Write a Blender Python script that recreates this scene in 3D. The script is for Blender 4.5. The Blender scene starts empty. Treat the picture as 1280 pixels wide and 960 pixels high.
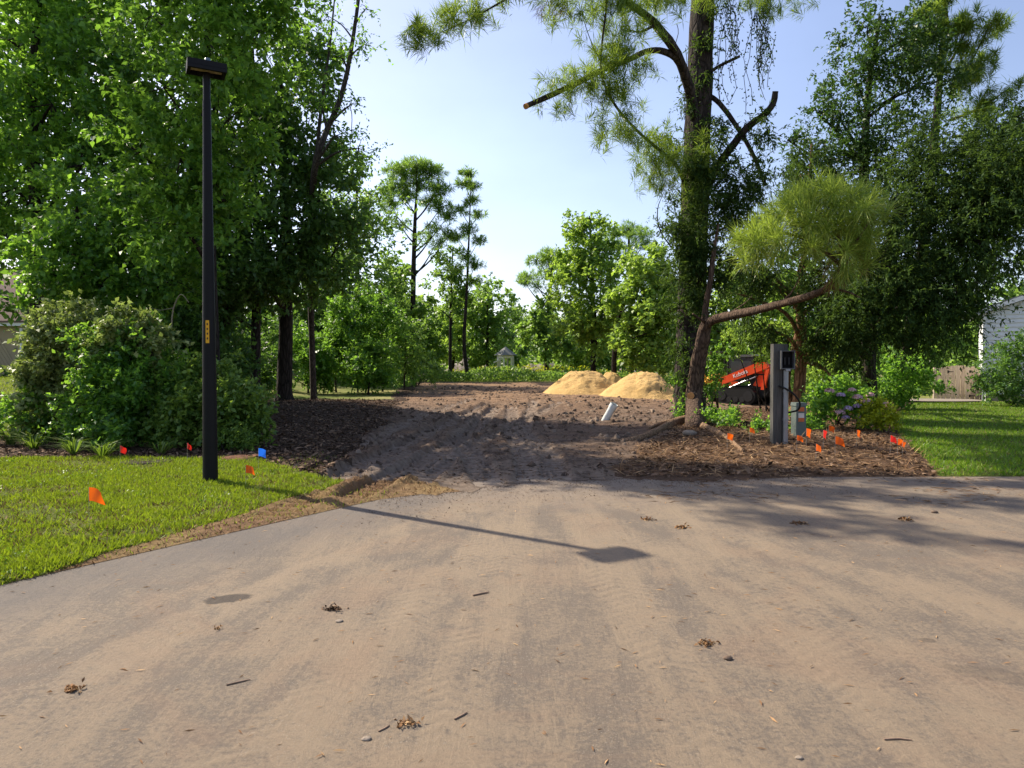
import bpy, math
import numpy as np
R = math.radians
SC = bpy.context.scene
COL = SC.collection

# ------------------------------------------------------------------ camera, world, sun, exposure
F_PX, EYE = 890.0, 1.6
PITCH = math.atan(20 / F_PX)
cam_data = bpy.data.cameras.new('camera')
cam_data.sensor_width = 36.0
cam_data.lens = 36.0 * F_PX / 1280.0
cam_data.clip_start, cam_data.clip_end = 0.05, 6000
cam = bpy.data.objects.new('camera', cam_data)
cam.location = (0, 0, EYE)
cam.rotation_euler = (math.pi / 2 - PITCH, 0, 0)
COL.objects.link(cam)
SC.camera = cam

SUN_EL, SUN_AZ = R(42.3), R(53.8)             # azimuth from +Y towards -X
world = bpy.data.worlds.new('World')
SC.world = world
world.use_nodes = True
wn = world.node_tree.nodes
wl = world.node_tree.links
wn.clear()
w_out = wn.new('ShaderNodeOutputWorld')
w_bg = wn.new('ShaderNodeBackground')
w_sky = wn.new('ShaderNodeTexSky')
w_sky.sky_type = 'NISHITA'
w_sky.sun_disc = False
w_sky.sun_elevation = SUN_EL
w_sky.sun_rotation = -SUN_AZ
w_sky.air_density = 1.0
w_sky.dust_density = 1.4
w_sky.ozone_density = 2.0
w_sky.altitude = 0
w_bg.inputs['Strength'].default_value = 0.122
w_hsv = wn.new('ShaderNodeHueSaturation')          # humid summer air: a paler, whiter sky all round
w_hsv.inputs['Saturation'].default_value = 0.93
w_tc = wn.new('ShaderNodeTexCoord')
w_map = wn.new('ShaderNodeMapping'); w_map.inputs['Scale'].default_value = (1.4, 1.4, 3.2)
w_noise = wn.new('ShaderNodeTexNoise'); w_noise.inputs['Scale'].default_value = 1.6; w_noise.inputs['Detail'].default_value = 5
w_ramp = wn.new('ShaderNodeMapRange'); w_ramp.inputs[1].default_value = 0.45; w_ramp.inputs[2].default_value = 0.75; w_ramp.inputs[3].default_value = 1.0; w_ramp.inputs[4].default_value = 1.16
w_mul = wn.new('ShaderNodeVectorMath'); w_mul.operation = 'SCALE'
w_tint = wn.new('ShaderNodeVectorMath'); w_tint.operation = 'MULTIPLY'; w_tint.inputs[1].default_value = (1.05, 0.97, 1.0)
wl.new(w_sky.outputs[0], w_hsv.inputs['Color'])
wl.new(w_tc.outputs['Generated'], w_map.inputs[0]); wl.new(w_map.outputs[0], w_noise.inputs['Vector'])
wl.new(w_noise.outputs['Fac'], w_ramp.inputs[0]); wl.new(w_ramp.outputs[0], w_mul.inputs['Scale'])
wl.new(w_hsv.outputs[0], w_mul.inputs[0]); wl.new(w_mul.outputs[0], w_tint.inputs[0]); wl.new(w_tint.outputs[0], w_bg.inputs[0])
wl.new(w_bg.outputs[0], w_out.inputs[0])

sun_data = bpy.data.lights.new('sun', 'SUN')
sun_data.energy = 4.6
sun_data.angle = R(0.55)
sun_data.color = (1.0, 0.90, 0.74)
sun = bpy.data.objects.new('sun', sun_data)
sun.rotation_euler = (math.pi / 2 - SUN_EL, 0, math.pi + SUN_AZ)
sun.location = (-20, 15, 30)
COL.objects.link(sun)

vs = SC.view_settings
SC.display_settings.display_device = 'sRGB'
vs.view_transform, vs.look, vs.gamma, vs.use_curve_mapping = 'Standard', 'None', 1.0, False
vs.exposure = 0.85
SC.render.engine = 'CYCLES'
cy = SC.cycles
cy.use_denoising = True
cy.max_bounces = 8
cy.diffuse_bounces = 5
cy.glossy_bounces = 2
cy.transmission_bounces = 5
cy.transparent_max_bounces = 6
cy.caustics_reflective = cy.caustics_refractive = False

# ------------------------------------------------------------------ helpers
def ray(px, py):
    cx, cyy = (px - 640) / F_PX, (480 - py) / F_PX
    c, s = math.cos(PITCH), math.sin(PITCH)
    return np.array([cx, c + s * cyy, c * cyy - s])

def P(px, py, d):
    """world point seen at photo pixel px,py at distance d in front of the camera"""
    v = ray(px, py)
    return np.array([0, 0, EYE]) + v * (d / v[1])

def sstep(a, b, x):
    t = np.clip((np.asarray(x, float) - a) / (b - a), 0, 1)
    return t * t * (3 - 2 * t)

def _hash(ix, iy, seed):
    h = (ix.astype(np.int64) * 374761393 + iy.astype(np.int64) * 668265263 + seed * 974634741) & 0xFFFFFFFF
    h = ((h ^ (h >> 13)) * 1274126177) & 0xFFFFFFFF
    h = h ^ (h >> 16)
    return (h & 0xFFFFFF) / float(0xFFFFFF)

def vnoise(x, y, seed=0):
    x = np.asarray(x, float); y = np.asarray(y, float)
    ix, iy = np.floor(x), np.floor(y)
    fx, fy = x - ix, y - iy
    fx, fy = fx * fx * (3 - 2 * fx), fy * fy * (3 - 2 * fy)
    a, b = _hash(ix, iy, seed), _hash(ix + 1, iy, seed)
    c, d = _hash(ix, iy + 1, seed), _hash(ix + 1, iy + 1, seed)
    return (a + (b - a) * fx + (c - a) * fy + (a - b - c + d) * fx * fy) * 2 - 1

def fbm(x, y, octv=4, seed=0):
    s, a, n = 0.0, 1.0, 0.0
    for i in range(octv):
        s = s + a * vnoise(x * 2 ** i + i * 17.3, y * 2 ** i - i * 9.1, seed + i)
        n += a
        a *= 0.5
    return s / n

def unit(v):
    return v / (np.linalg.norm(v, axis=-1, keepdims=True) + 1e-9)

def tag(o, label=None, cat=None, group=None, kind=None):
    if label: o['label'] = label
    if cat: o['category'] = cat
    if group: o['group'] = group
    if kind: o['kind'] = kind
    return o

def empty(name, loc, label, cat, group=None, rz=0.0):
    o = bpy.data.objects.new(name, None)
    o.empty_display_size = 0.2
    o.location = [float(c) for c in loc]
    o.rotation_euler = (0, 0, rz)
    COL.objects.link(o)
    return tag(o, label, cat, group)

def raw_mesh(name, V, n, mat, parent=None, smooth=False, local=False, F=None):
    """V (k,3); faces of n corners, in order unless F given"""
    V = np.asarray(V, np.float32).reshape(-1, 3)
    if parent is not None and not local:
        V = V - np.array(parent.location, np.float32)
    me = bpy.data.meshes.new(name)
    me.vertices.add(len(V))
    me.vertices.foreach_set('co', V.ravel())
    idx = np.arange(len(V), dtype=np.int32) if F is None else np.asarray(F, np.int32).ravel()
    nf = len(idx) // n
    me.loops.add(len(idx))
    me.loops.foreach_set('vertex_index', idx)
    me.polygons.add(nf)
    me.polygons.foreach_set('loop_start', np.arange(0, nf * n, n, dtype=np.int32))
    me.polygons.foreach_set('loop_total', np.full(nf, n, np.int32))
    if smooth:
        me.polygons.foreach_set('use_smooth', np.ones(nf, bool))
    me.update(calc_edges=True)
    me.materials.append(mat)
    o = bpy.data.objects.new(name, me)
    COL.objects.link(o)
    if parent is not None:
        o.parent = parent
    return o

class MB:
    def __init__(s):
        s.v, s.f, s.sm = [], [], []
    def add(s, V, Fs, smooth=False):
        o = len(s.v)
        s.v += [tuple(map(float, p)) for p in V]
        s.f += [tuple(i + o for i in f) for f in Fs]
        s.sm += [smooth] * len(Fs)
        return s
    def box(s, c, size, rz=0.0, rx=0.0, ry=0.0, taper=1.0):
        x, y, z = [k / 2 for k in size]
        V = np.array([(a * x * (taper if e > 0 else 1), b * y * (taper if e > 0 else 1), e * z) for e in (-1, 1) for a, b in ((-1, -1), (1, -1), (1, 1), (-1, 1))])
        for ang, (i, j) in ((rx, (1, 2)), (ry, (2, 0)), (rz, (0, 1))):
            if ang:
                cc, ss = math.cos(ang), math.sin(ang)
                a, b = V[:, i].copy(), V[:, j].copy()
                V[:, i], V[:, j] = a * cc - b * ss, a * ss + b * cc
        return s.add(V + np.array(c), [(3, 2, 1, 0), (4, 5, 6, 7), (0, 1, 5, 4), (1, 2, 6, 5), (2, 3, 7, 6), (3, 0, 4, 7)])
    def prism(s, poly, axis_pts):
        """poly: list of 3D points (flat), extruded by vector axis_pts"""
        A = np.array(poly, float); B = A + np.array(axis_pts, float)
        n = len(A)
        Fs = [tuple(range(n - 1, -1, -1)), tuple(range(n, 2 * n))] + [(i, (i + 1) % n, (i + 1) % n + n, i + n) for i in range(n)]
        return s.add(np.vstack([A, B]), Fs)
    def tube(s, pts, rad, sides=8, wob=0.0, seed=0, cap=True):
        pts = np.array(pts, float)
        n = len(pts)
        rad = np.broadcast_to(np.array(rad, float), (n,))
        rng = np.random.default_rng(seed)
        T = np.gradient(pts, axis=0)
        T = unit(T)
        ref = np.array([1.0, 0, 0]) if abs(T[0][0]) < 0.8 else np.array([0, 1.0, 0])
        V, Fs = [], []
        ang = np.arange(sides) * 2 * math.pi / sides
        prof = 1 + wob * rng.standard_normal(sides)
        for i in range(n):
            u = ref - T[i] * np.dot(ref, T[i]); u /= np.linalg.norm(u) + 1e-9
            w = np.cross(T[i], u)
            ref = u
            pr = prof * (1 + wob * 0.6 * rng.standard_normal(sides)) if wob else np.ones(sides)
            V += [pts[i] + rad[i] * pr[k] * (math.cos(ang[k]) * u + math.sin(ang[k]) * w) for k in range(sides)]
        for i in range(n - 1):
            for k in range(sides):
                k2 = (k + 1) % sides
                Fs.append((i * sides + k, i * sides + k2, (i + 1) * sides + k2, (i + 1) * sides + k))
        s.add(V, Fs, True)
        if cap:
            s.add(V[:sides], [tuple(range(sides - 1, -1, -1))]); s.add(V[-sides:], [tuple(range(sides))])
        return s
    def build(s, name, mat, parent=None, local=False):
        V = np.array(s.v, float)
        if parent is not None and not local:
            V = V - np.array(parent_world(parent))
        me = bpy.data.meshes.new(name)
        me.from_pydata(V.tolist(), [], s.f)
        me.polygons.foreach_set('use_smooth', s.sm)
        me.materials.append(mat)
        me.update()
        o = bpy.data.objects.new(name, me)
        COL.objects.link(o)
        if parent is not None:
            o.parent = parent
        return o

def parent_world(o):
    p = np.zeros(3)
    while o is not None:
        p = p + np.array(o.location); o = o.parent
    return p

def curve_pts(ctrl, n=None):
    """Catmull-Rom through rows (x,y,z,r)"""
    c = np.array(ctrl, float)
    if len(c) < 3:
        t = np.linspace(0, 1, n or 4)[:, None]
        return c[0] + (c[-1] - c[0]) * t
    ext = np.vstack([2 * c[0] - c[1], c, 2 * c[-1] - c[-2]])
    out = []
    k = 4
    for i in range(1, len(ext) - 2):
        p0, p1, p2, p3 = ext[i - 1], ext[i], ext[i + 1], ext[i + 2]
        for j in range(k):
            t = j / k
            out.append(0.5 * (2 * p1 + (p2 - p0) * t + (2 * p0 - 5 * p1 + 4 * p2 - p3) * t * t + (3 * p1 - p0 - 3 * p2 + p3) * t ** 3))
    out.append(c[-1])
    return np.array(out)

# ------------------------------------------------------------------ materials
class Mat:
    def __init__(s, name):
        s.m = bpy.data.materials.new(name)
        s.m.use_nodes = True
        s.t = s.m.node_tree
        s.n = s.t.nodes
        s.n.clear()
        s.out = s.n.new('ShaderNodeOutputMaterial')
        s.co = None
    def L(s, a, b): s.t.links.new(a, b)
    def coord(s):
        if s.co is None:
            s.co = s.n.new('ShaderNodeNewGeometry').outputs['Position']
        return s.co
    def objcoord(s):
        return s.n.new('ShaderNodeTexCoord').outputs['Object']
    def mapv(s, scale=(1, 1, 1), rot=(0, 0, 0), loc=(0, 0, 0), src=None):
        n = s.n.new('ShaderNodeMapping')
        n.inputs['Scale'].default_value = scale; n.inputs['Rotation'].default_value = rot; n.inputs['Location'].default_value = loc
        s.L(src or s.coord(), n.inputs[0])
        return n.outputs[0]
    def noise(s, scale, det=4, rough=0.55, src=None, dist=0.0):
        n = s.n.new('ShaderNodeTexNoise')
        n.inputs['Scale'].default_value = scale; n.inputs['Detail'].default_value = det
        n.inputs['Roughness'].default_value = rough; n.inputs['Distortion'].default_value = dist
        s.L(src or s.coord(), n.inputs['Vector'])
        return n.outputs['Fac']
    def vor(s, scale, src=None, feat='F1', out='Distance'):
        n = s.n.new('ShaderNodeTexVoronoi')
        n.feature = feat
        n.inputs['Scale'].default_value = scale
        s.L(src or s.coord(), n.inputs['Vector'])
        return n.outputs[out]
    def ramp(s, fac, stops):
        n = s.n.new('ShaderNodeValToRGB')
        e = n.color_ramp.elements
        while len(e) < len(stops): e.new(0.5)
        for i, (p, c) in enumerate(stops):
            e[i].position = p
            e[i].color = (*c, 1) if not isinstance(c, (int, float)) else (c, c, c, 1)
        s.L(fac, n.inputs[0])
        return n.outputs[0]
    def mix(s, fac, a, b, mode='MIX'):
        n = s.n.new('ShaderNodeMix')
        n.data_type = 'RGBA'; n.blend_type = mode
        for v, i in ((fac, 0), (a, 6), (b, 7)):
            if isinstance(v, (int, float)): n.inputs[i].default_value = v
            elif isinstance(v, tuple): n.inputs[i].default_value = (*v, 1)
            else: s.L(v, n.inputs[i])
        return n.outputs[2]
    def math(s, op, a, b=0.0, clamp=False):
        n = s.n.new('ShaderNodeMath'); n.operation = op; n.use_clamp = clamp
        for i, v in enumerate((a, b)):
            if isinstance(v, (int, float)): n.inputs[i].default_value = v
            else: s.L(v, n.inputs[i])
        return n.outputs[0]
    def sep(s, src=None):
        n = s.n.new('ShaderNodeSeparateXYZ'); s.L(src or s.coord(), n.inputs[0]); return n.outputs
    def island(s):
        return s.n.new('ShaderNodeNewGeometry').outputs['Random Per Island']
    def bump(s, h, strength=0.5, dist=0.02):
        n = s.n.new('ShaderNodeBump')
        n.inputs['Strength'].default_value = strength; n.inputs['Distance'].default_value = dist
        s.L(h, n.inputs['Height'])
        return n.outputs[0]
    def done(s, col, rough=0.8, spec=0.3, metal=0.0, nrm=None, trans=None, tw=0.0, coat=0.0, emit=None):
        b = s.n.new('ShaderNodeBsdfPrincipled')
        for v, k in ((col, 'Base Color'), (rough, 'Roughness'), (spec, 'Specular IOR Level'), (metal, 'Metallic'), (coat, 'Coat Weight')):
            if isinstance(v, (int, float)): b.inputs[k].default_value = v
            elif isinstance(v, tuple): b.inputs[k].default_value = (*v, 1)
            else: s.L(v, b.inputs[k])
        if nrm is not None: s.L(nrm, b.inputs['Normal'])
        sh = b.outputs[0]
        if trans is not None:
            t = s.n.new('ShaderNodeBsdfTranslucent')
            if isinstance(trans, tuple): t.inputs[0].default_value = (*trans, 1)
            else: s.L(trans, t.inputs[0])
            mx = s.n.new('ShaderNodeMixShader')
            mx.inputs[0].default_value = tw
            s.L(sh, mx.inputs[1]); s.L(t.outputs[0], mx.inputs[2])
            sh = mx.outputs[0]
        s.L(sh, s.out.inputs[0])
        return s.m

def leaf_mat(name, c_dark, c_mid, c_light, tr, tw=0.42, rough=0.45, spec=0.35):
    m = Mat(name)
    r = m.island()
    col = m.ramp(r, [(0.0, c_dark), (0.55, c_mid), (0.9, c_light), (1.0, tuple(min(1, k * 1.15) for k in c_light))])
    t = m.ramp(r, [(0.0, tuple(k * 0.7 for k in tr)), (1.0, tuple(k * 1.25 for k in tr))])
    return m.done(col, rough, spec, trans=t, tw=tw)

def flat_mat(name, c, rough=0.6, spec=0.3, metal=0.0, var=0.15, scale=8.0, bump=0.0):
    m = Mat(name)
    o = m.objcoord()
    n = m.noise(scale, 5, 0.6, src=o)
    col = m.ramp(n, [(0.3, tuple(k * (1 - var) for k in c)), (0.7, tuple(min(1, k * (1 + var)) for k in c))])
    nr = m.bump(m.noise(scale * 8, 4, src=o), bump, 0.01) if bump else None
    rg = m.ramp(n, [(0.3, max(0, rough - 0.08)), (0.7, min(1, rough + 0.08))])
    return m.done(col, rg, spec, metal, nr)

def bark_mat(name, c1, c2, plate=9.0, sz=0.25, bump=0.9):
    m = Mat(name)
    mp = m.mapv((1, 1, sz))
    v = m.vor(plate, mp, 'DISTANCE_TO_EDGE')
    n = m.noise(plate * 2.2, 6, 0.65, mp, 0.6)
    f = m.math('MULTIPLY', m.ramp(v, [(0.0, 0.2), (0.16, 1.0)]), n)
    big = m.noise(0.9, 3)
    col = m.mix(big, m.ramp(f, [(0.1, tuple(k * 0.35 for k in c1)), (0.5, c1), (0.85, c2)]), m.ramp(f, [(0.1, tuple(k * 0.4 for k in c1)), (0.55, tuple(k * 1.25 for k in c1)), (0.9, tuple(k * 1.15 for k in c2))]))
    return m.done(col, 0.92, 0.15, nrm=m.bump(f, bump, 0.05))

M = {}
M['leaf_gum'] = leaf_mat('leaf_gum', (0.03907, 0.1073, 0.02506), (0.0746, 0.1819, 0.03538), (0.1333, 0.2599, 0.04128), (0.3522, 0.644, 0.05481))
M['leaf_deep'] = leaf_mat('leaf_deep', (0.03353, 0.08384, 0.02297), (0.06288, 0.1422, 0.03317), (0.1048, 0.1914, 0.03828), (0.2355, 0.4352, 0.05376), tw=0.33)
M['leaf_bright'] = leaf_mat('leaf_bright', (0.04747, 0.1341, 0.01944), (0.08901, 0.2041, 0.02592), (0.1662, 0.2916, 0.03672), (0.27, 0.5054, 0.0468))
M['leaf_oak'] = leaf_mat('leaf_oak', (0.020, 0.052, 0.012), (0.036, 0.088, 0.018), (0.070, 0.130, 0.026), (0.10, 0.20, 0.025), tw=0.34)
M['leaf_blue'] = leaf_mat('leaf_blue', (0.06274, 0.1316, 0.02654), (0.1141, 0.2081, 0.03791), (0.1854, 0.2759, 0.04738), (0.3185, 0.4742, 0.05292), tw=0.35)
M['leaf_pale'] = leaf_mat('leaf_pale', (0.085, 0.14, 0.045), (0.22, 0.27, 0.085), (0.39, 0.416, 0.156), (0.312, 0.416, 0.078), tw=0.32, rough=0.5, spec=0.25)
M['leaf_far'] = leaf_mat('leaf_far', (0.06552, 0.1353, 0.03646), (0.1202, 0.2188, 0.04972), (0.1857, 0.2885, 0.05967), (0.3713, 0.5982, 0.07586), tw=0.38)
M['leaf_farlight'] = leaf_mat('leaf_farlight', (0.08736, 0.1704, 0.03448), (0.1485, 0.2515, 0.04774), (0.2271, 0.3326, 0.05967), (0.439, 0.6523, 0.07497))
M['leaf_yellow'] = leaf_mat('leaf_yellow', (0.2, 0.286, 0.015), (0.375, 0.416, 0.02), (0.525, 0.52, 0.03), (0.5, 0.546, 0.02))
M['leaf_cedar'] = leaf_mat('leaf_cedar', (0.01932, 0.04653, 0.01352), (0.03864, 0.08211, 0.01932), (0.07245, 0.1232, 0.02318), (0.1326, 0.2254, 0.02917), tw=0.28, rough=0.65, spec=0.15)
M['needle'] = leaf_mat('needle', (0.05836, 0.1167, 0.02668), (0.1167, 0.2084, 0.03668), (0.2252, 0.3084, 0.05336), (0.35, 0.49, 0.0525), tw=0.36, rough=0.4, spec=0.3)
M['needle_bright'] = leaf_mat('needle_bright', (0.0915, 0.1593, 0.0286), (0.1769, 0.2596, 0.044), (0.366, 0.3894, 0.0935), (0.4026, 0.5428, 0.066), tw=0.40, rough=0.4, spec=0.35)
M['needle_dead'] = leaf_mat('needle_dead', (0.09, 0.040, 0.015), (0.18, 0.085, 0.03), (0.26, 0.14, 0.05), (0.2, 0.1, 0.03), tw=0.2)
M['grass'] = leaf_mat('grass', (0.08479, 0.1418, 0.0126), (0.1646, 0.2324, 0.0147), (0.2893, 0.3062, 0.04725), (0.3135, 0.4277, 0.0165), tw=0.36, rough=0.5, spec=0.25)
M['grass_deep'] = leaf_mat('grass_deep', (0.06, 0.1375, 0.011), (0.108, 0.2125, 0.0154), (0.192, 0.275, 0.022), (0.24, 0.425, 0.0165), tw=0.36)
M['strap'] = leaf_mat('strap', (0.05, 0.11, 0.015), (0.10, 0.18, 0.025), (0.20, 0.26, 0.06), (0.22, 0.34, 0.03), tw=0.35)
M['chip'] = leaf_mat('chip', (0.040, 0.026, 0.018), (0.115, 0.070, 0.045), (0.25, 0.165, 0.105), (0.1, 0.06, 0.03), tw=0.02, rough=0.9, spec=0.1)
M['straw'] = leaf_mat('straw', (0.1091, 0.0567, 0.02732), (0.2667, 0.1449, 0.06831), (0.485, 0.315, 0.1615), (0.2425, 0.126, 0.04968), tw=0.08, rough=0.8, spec=0.15)
M['dead_twig'] = leaf_mat('dead_twig', (0.2, 0.16, 0.10), (0.30, 0.25, 0.16), (0.40, 0.34, 0.23), (0.2, 0.15, 0.1), tw=0.1)
M['bark_pine'] = bark_mat('bark_pine', (0.048, 0.038, 0.033), (0.125, 0.098, 0.082), 7.0, 0.3)
M['bark_young'] = bark_mat('bark_young', (0.115, 0.075, 0.052), (0.235, 0.160, 0.110), 11.0, 0.22, 0.7)
M['bark_grey'] = bark_mat('bark_grey', (0.070, 0.060, 0.052), (0.190, 0.170, 0.145), 14.0, 0.15, 0.5)
M['bark_dark'] = bark_mat('bark_dark', (0.040, 0.032, 0.026), (0.105, 0.085, 0.068), 10.0, 0.2)
M['bark_warm'] = bark_mat('bark_warm', (0.24, 0.135, 0.075), (0.50, 0.31, 0.175), 12.0, 0.15, 0.6)
M['cut_wood'] = flat_mat('cut_wood', (0.50, 0.24, 0.085), 0.8, 0.1, var=0.25, scale=14)
M['black_metal'] = flat_mat('black_metal', (0.007, 0.007, 0.008), 0.5, 0.16, var=0.2, scale=3)
M['lens'] = flat_mat('lens', (0.34, 0.27, 0.17), 0.25, 0.5, var=0.3, scale=30)
M['photocell'] = flat_mat('photocell', (0.10, 0.14, 0.17), 0.3, 0.5)
M['yellow_tag'] = flat_mat('yellow_tag', (0.70, 0.36, 0.015), 0.5, 0.3, var=0.05)
M['ink'] = flat_mat('ink', (0.05, 0.03, 0.02), 0.6)
M['grey_wood'] = Mat('grey_wood')
_m = M['grey_wood']; _c = _m.mapv((1, 1, 0.06)); _n = _m.noise(28, 6, 0.6, _c)
M['grey_wood'] = _m.done(_m.ramp(_n, [(0.3, (0.05, 0.048, 0.043)), (0.65, (0.125, 0.12, 0.108))]), 0.85, 0.2, nrm=_m.bump(_n, 0.5, 0.02))
M['galv'] = flat_mat('galv', (0.24, 0.25, 0.26), 0.42, 0.5, 0.55, var=0.15, scale=6)
M['grey_paint'] = flat_mat('grey_paint', (0.085, 0.088, 0.09), 0.5, 0.4)
M['hollow_shade'] = flat_mat('hollow_shade', (0.010, 0.010, 0.010), 0.8, 0.1)  # near black colour that paints the shade inside hollows
M['ped_green'] = flat_mat('ped_green', (0.115, 0.14, 0.125), 0.55, 0.3, var=0.12, scale=5)
M['orange_sticker'] = flat_mat('orange_sticker', (0.55, 0.14, 0.045), 0.6)
M['white_sticker'] = flat_mat('white_sticker', (0.62, 0.58, 0.52), 0.6)
M['rubber'] = flat_mat('rubber', (0.016, 0.016, 0.016), 0.7, 0.2, bump=0.3)
for nm, c, t in (('flag_orange', (0.90, 0.13, 0.012), (0.9, 0.16, 0.01)), ('flag_red', (0.80, 0.022, 0.018), (0.8, 0.03, 0.02)), ('flag_blue', (0.02, 0.14, 0.72), (0.02, 0.16, 0.8))):
    _m = Mat(nm); M[nm] = _m.done(c, 0.45, 0.3, trans=t, tw=0.4)
M['loader_orange'] = flat_mat('loader_orange', (0.78, 0.075, 0.012), 0.4, 0.4, var=0.1, scale=2.5)
M['loader_black'] = flat_mat('loader_black', (0.018, 0.018, 0.019), 0.55, 0.3)
M['digger_yellow'] = flat_mat('digger_yellow', (0.62, 0.33, 0.03), 0.5, 0.35)
M['steel'] = flat_mat('steel', (0.55, 0.55, 0.55), 0.3, 0.5, 0.8)
M['glass_dark'] = flat_mat('glass_dark', (0.05, 0.06, 0.065), 0.12, 0.6)
M['white_letter'] = flat_mat('white_letter', (0.8, 0.8, 0.8), 0.5)
M['pvc'] = flat_mat('pvc', (0.68, 0.70, 0.66), 0.4, 0.4, var=0.12, scale=6)
M['white_siding'] = flat_mat('white_siding', (0.72, 0.73, 0.74), 0.6, 0.25, var=0.05, scale=2)
M['white_trim'] = flat_mat('white_trim', (0.78, 0.78, 0.78), 0.5, 0.3, var=0.04)
M['fence_wood'] = Mat('fence_wood')
_m = M['fence_wood']; _c = _m.mapv((1, 1, 0.08)); _n = _m.noise(16, 5, 0.6, _c); _i = _m.n.new('ShaderNodeObjectInfo').outputs['Random']
M['fence_wood'] = _m.done(_m.mix(_i, _m.ramp(_n, [(0.3, (0.30, 0.22, 0.155)), (0.7, (0.46, 0.36, 0.27))]), _m.ramp(_n, [(0.3, (0.36, 0.28, 0.21)), (0.7, (0.52, 0.43, 0.34))])), 0.85, 0.15, nrm=_m.bump(_n, 0.3, 0.02))
M['tan_wall'] = flat_mat('tan_wall', (0.40, 0.32, 0.21), 0.8, 0.15, var=0.06, scale=2)
M['shingle'] = Mat('shingle')
_m = M['shingle']; _b = _m.n.new('ShaderNodeTexBrick'); _b.inputs['Scale'].default_value = 3.2
_b.inputs['Color1'].default_value = (0.16, 0.105, 0.085, 1); _b.inputs['Color2'].default_value = (0.23, 0.16, 0.13, 1); _b.inputs['Mortar'].default_value = (0.08, 0.055, 0.045, 1)
_b.inputs['Mortar Size'].default_value = 0.02
_m.L(_m.mapv((1, 1.4, 1)), _b.inputs[0])
M['shingle'] = _m.done(_m.mix(0.35, _b.outputs[0], _m.ramp(_m.noise(20), [(0.3, (0.12, 0.085, 0.07)), (0.7, (0.26, 0.19, 0.155))])), 0.9, 0.1)
M['grey_shingle'] = flat_mat('grey_shingle', (0.22, 0.22, 0.215), 0.9, 0.1, var=0.2, scale=12)
M['concrete'] = flat_mat('concrete', (0.24, 0.205, 0.165), 0.9, 0.15, var=0.15, scale=4, bump=0.2)
M['blossom_pink'] = leaf_mat('blossom_pink', (0.50, 0.26, 0.30), (0.66, 0.40, 0.42), (0.75, 0.52, 0.50), (0.6, 0.35, 0.35), tw=0.25)
M['blossom_lilac'] = leaf_mat('blossom_lilac', (0.38, 0.22, 0.45), (0.52, 0.38, 0.58), (0.66, 0.52, 0.66), (0.5, 0.35, 0.5), tw=0.25)
M['lid'] = flat_mat('lid', (0.055, 0.044, 0.034), 0.9, 0.1, var=0.3, scale=10, bump=0.4)
M['root'] = bark_mat('root', (0.27, 0.17, 0.10), (0.50, 0.34, 0.21), 14, 0.6, 0.5)
M['clod'] = leaf_mat('clod', (0.075, 0.052, 0.038), (0.14, 0.10, 0.073), (0.22, 0.165, 0.122), (0.1, 0.06, 0.03), tw=0.0, rough=0.95, spec=0.1)
M['stick'] = flat_mat('stick', (0.26, 0.18, 0.125), 0.85, 0.2, var=0.3, scale=30)
M['stone'] = flat_mat('stone', (0.27, 0.22, 0.17), 0.85, 0.2, var=0.25, scale=20, bump=0.4)

# sand, dirt, mulch, lawn, road
_m = Mat('sand')
_n, _n2 = _m.noise(1.7, 6, 0.6), _m.noise(14, 5, 0.7)
_c = _m.mix(0.4, _m.ramp(_n, [(0.3, (0.5666, 0.3517, 0.1238)), (0.7, (0.7233, 0.4767, 0.1946))]), _m.ramp(_n2, [(0.3, (0.4822, 0.298, 0.1061)), (0.7, (0.7957, 0.5602, 0.2595))]))
M['sand'] = _m.done(_c, 0.95, 0.1, nrm=_m.bump(_m.noise(9, 8, 0.75), 0.9, 0.12))

_m = Mat('dirt')
_n, _n2, _n3 = _m.noise(0.55, 5, 0.6), _m.noise(6, 7, 0.7), _m.noise(60, 5, 0.7)
_y = _m.sep()[1]
_c1 = _m.ramp(_n2, [(0.28, (0.05689, 0.03647, 0.02519)), (0.5, (0.1281, 0.07988, 0.05194)), (0.75, (0.2275, 0.1433, 0.09288))])
_c2 = _m.ramp(_n2, [(0.28, (0.08059, 0.05905, 0.04406)), (0.5, (0.1564, 0.1147, 0.08499)), (0.75, (0.2749, 0.204, 0.1496))])
_c3 = _m.ramp(_n2, [(0.28, (0.1593, 0.09459, 0.05194)), (0.55, (0.2878, 0.1773, 0.101)), (0.8, (0.4041, 0.266, 0.1539))])
_c = _m.mix(_m.ramp(_n, [(0.4, 0.0), (0.62, 1.0)]), _c1, _c2)
_far_lit = _m.math('MULTIPLY', _m.math('SUBTRACT', _y, 22.0), 0.09, True)  # far soil turns lighter and redder, painting in the sunlight there
_c = _m.mix(_far_lit, _c, _c3)
_near = _m.math('MULTIPLY', _m.math('SUBTRACT', 12.6, _y), 0.45, True)
_c = _m.mix(_m.math('MULTIPLY', _near, 0.9), _c, _m.ramp(_n2, [(0.3, (0.150, 0.116, 0.088)), (0.7, (0.245, 0.195, 0.150))]))
_c = _m.mix(_m.ramp(_m.noise(1.1, 7, 0.7, dist=1.0), [(0.60, 0.0), (0.70, 0.55)]), _c, _m.ramp(_n2, [(0.3, (0.129, 0.1125, 0.0945)), (0.7, (0.2322, 0.2115, 0.18))]))
_c = _m.mix(0.25, _c, _m.ramp(_n3, [(0.3, (0.0474, 0.03126, 0.02203)), (0.7, (0.2655, 0.1823, 0.1259))]))
_w = _m.n.new('ShaderNodeAttribute'); _w.attribute_name = 'wear'
_c = _m.mix(_m.ramp(_m.noise(1.5, 8, 0.75, dist=0.7), [(0.38, 0.75), (0.50, 0.0)]), _c, (0.04477, 0.02894, 0.02186))
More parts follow.
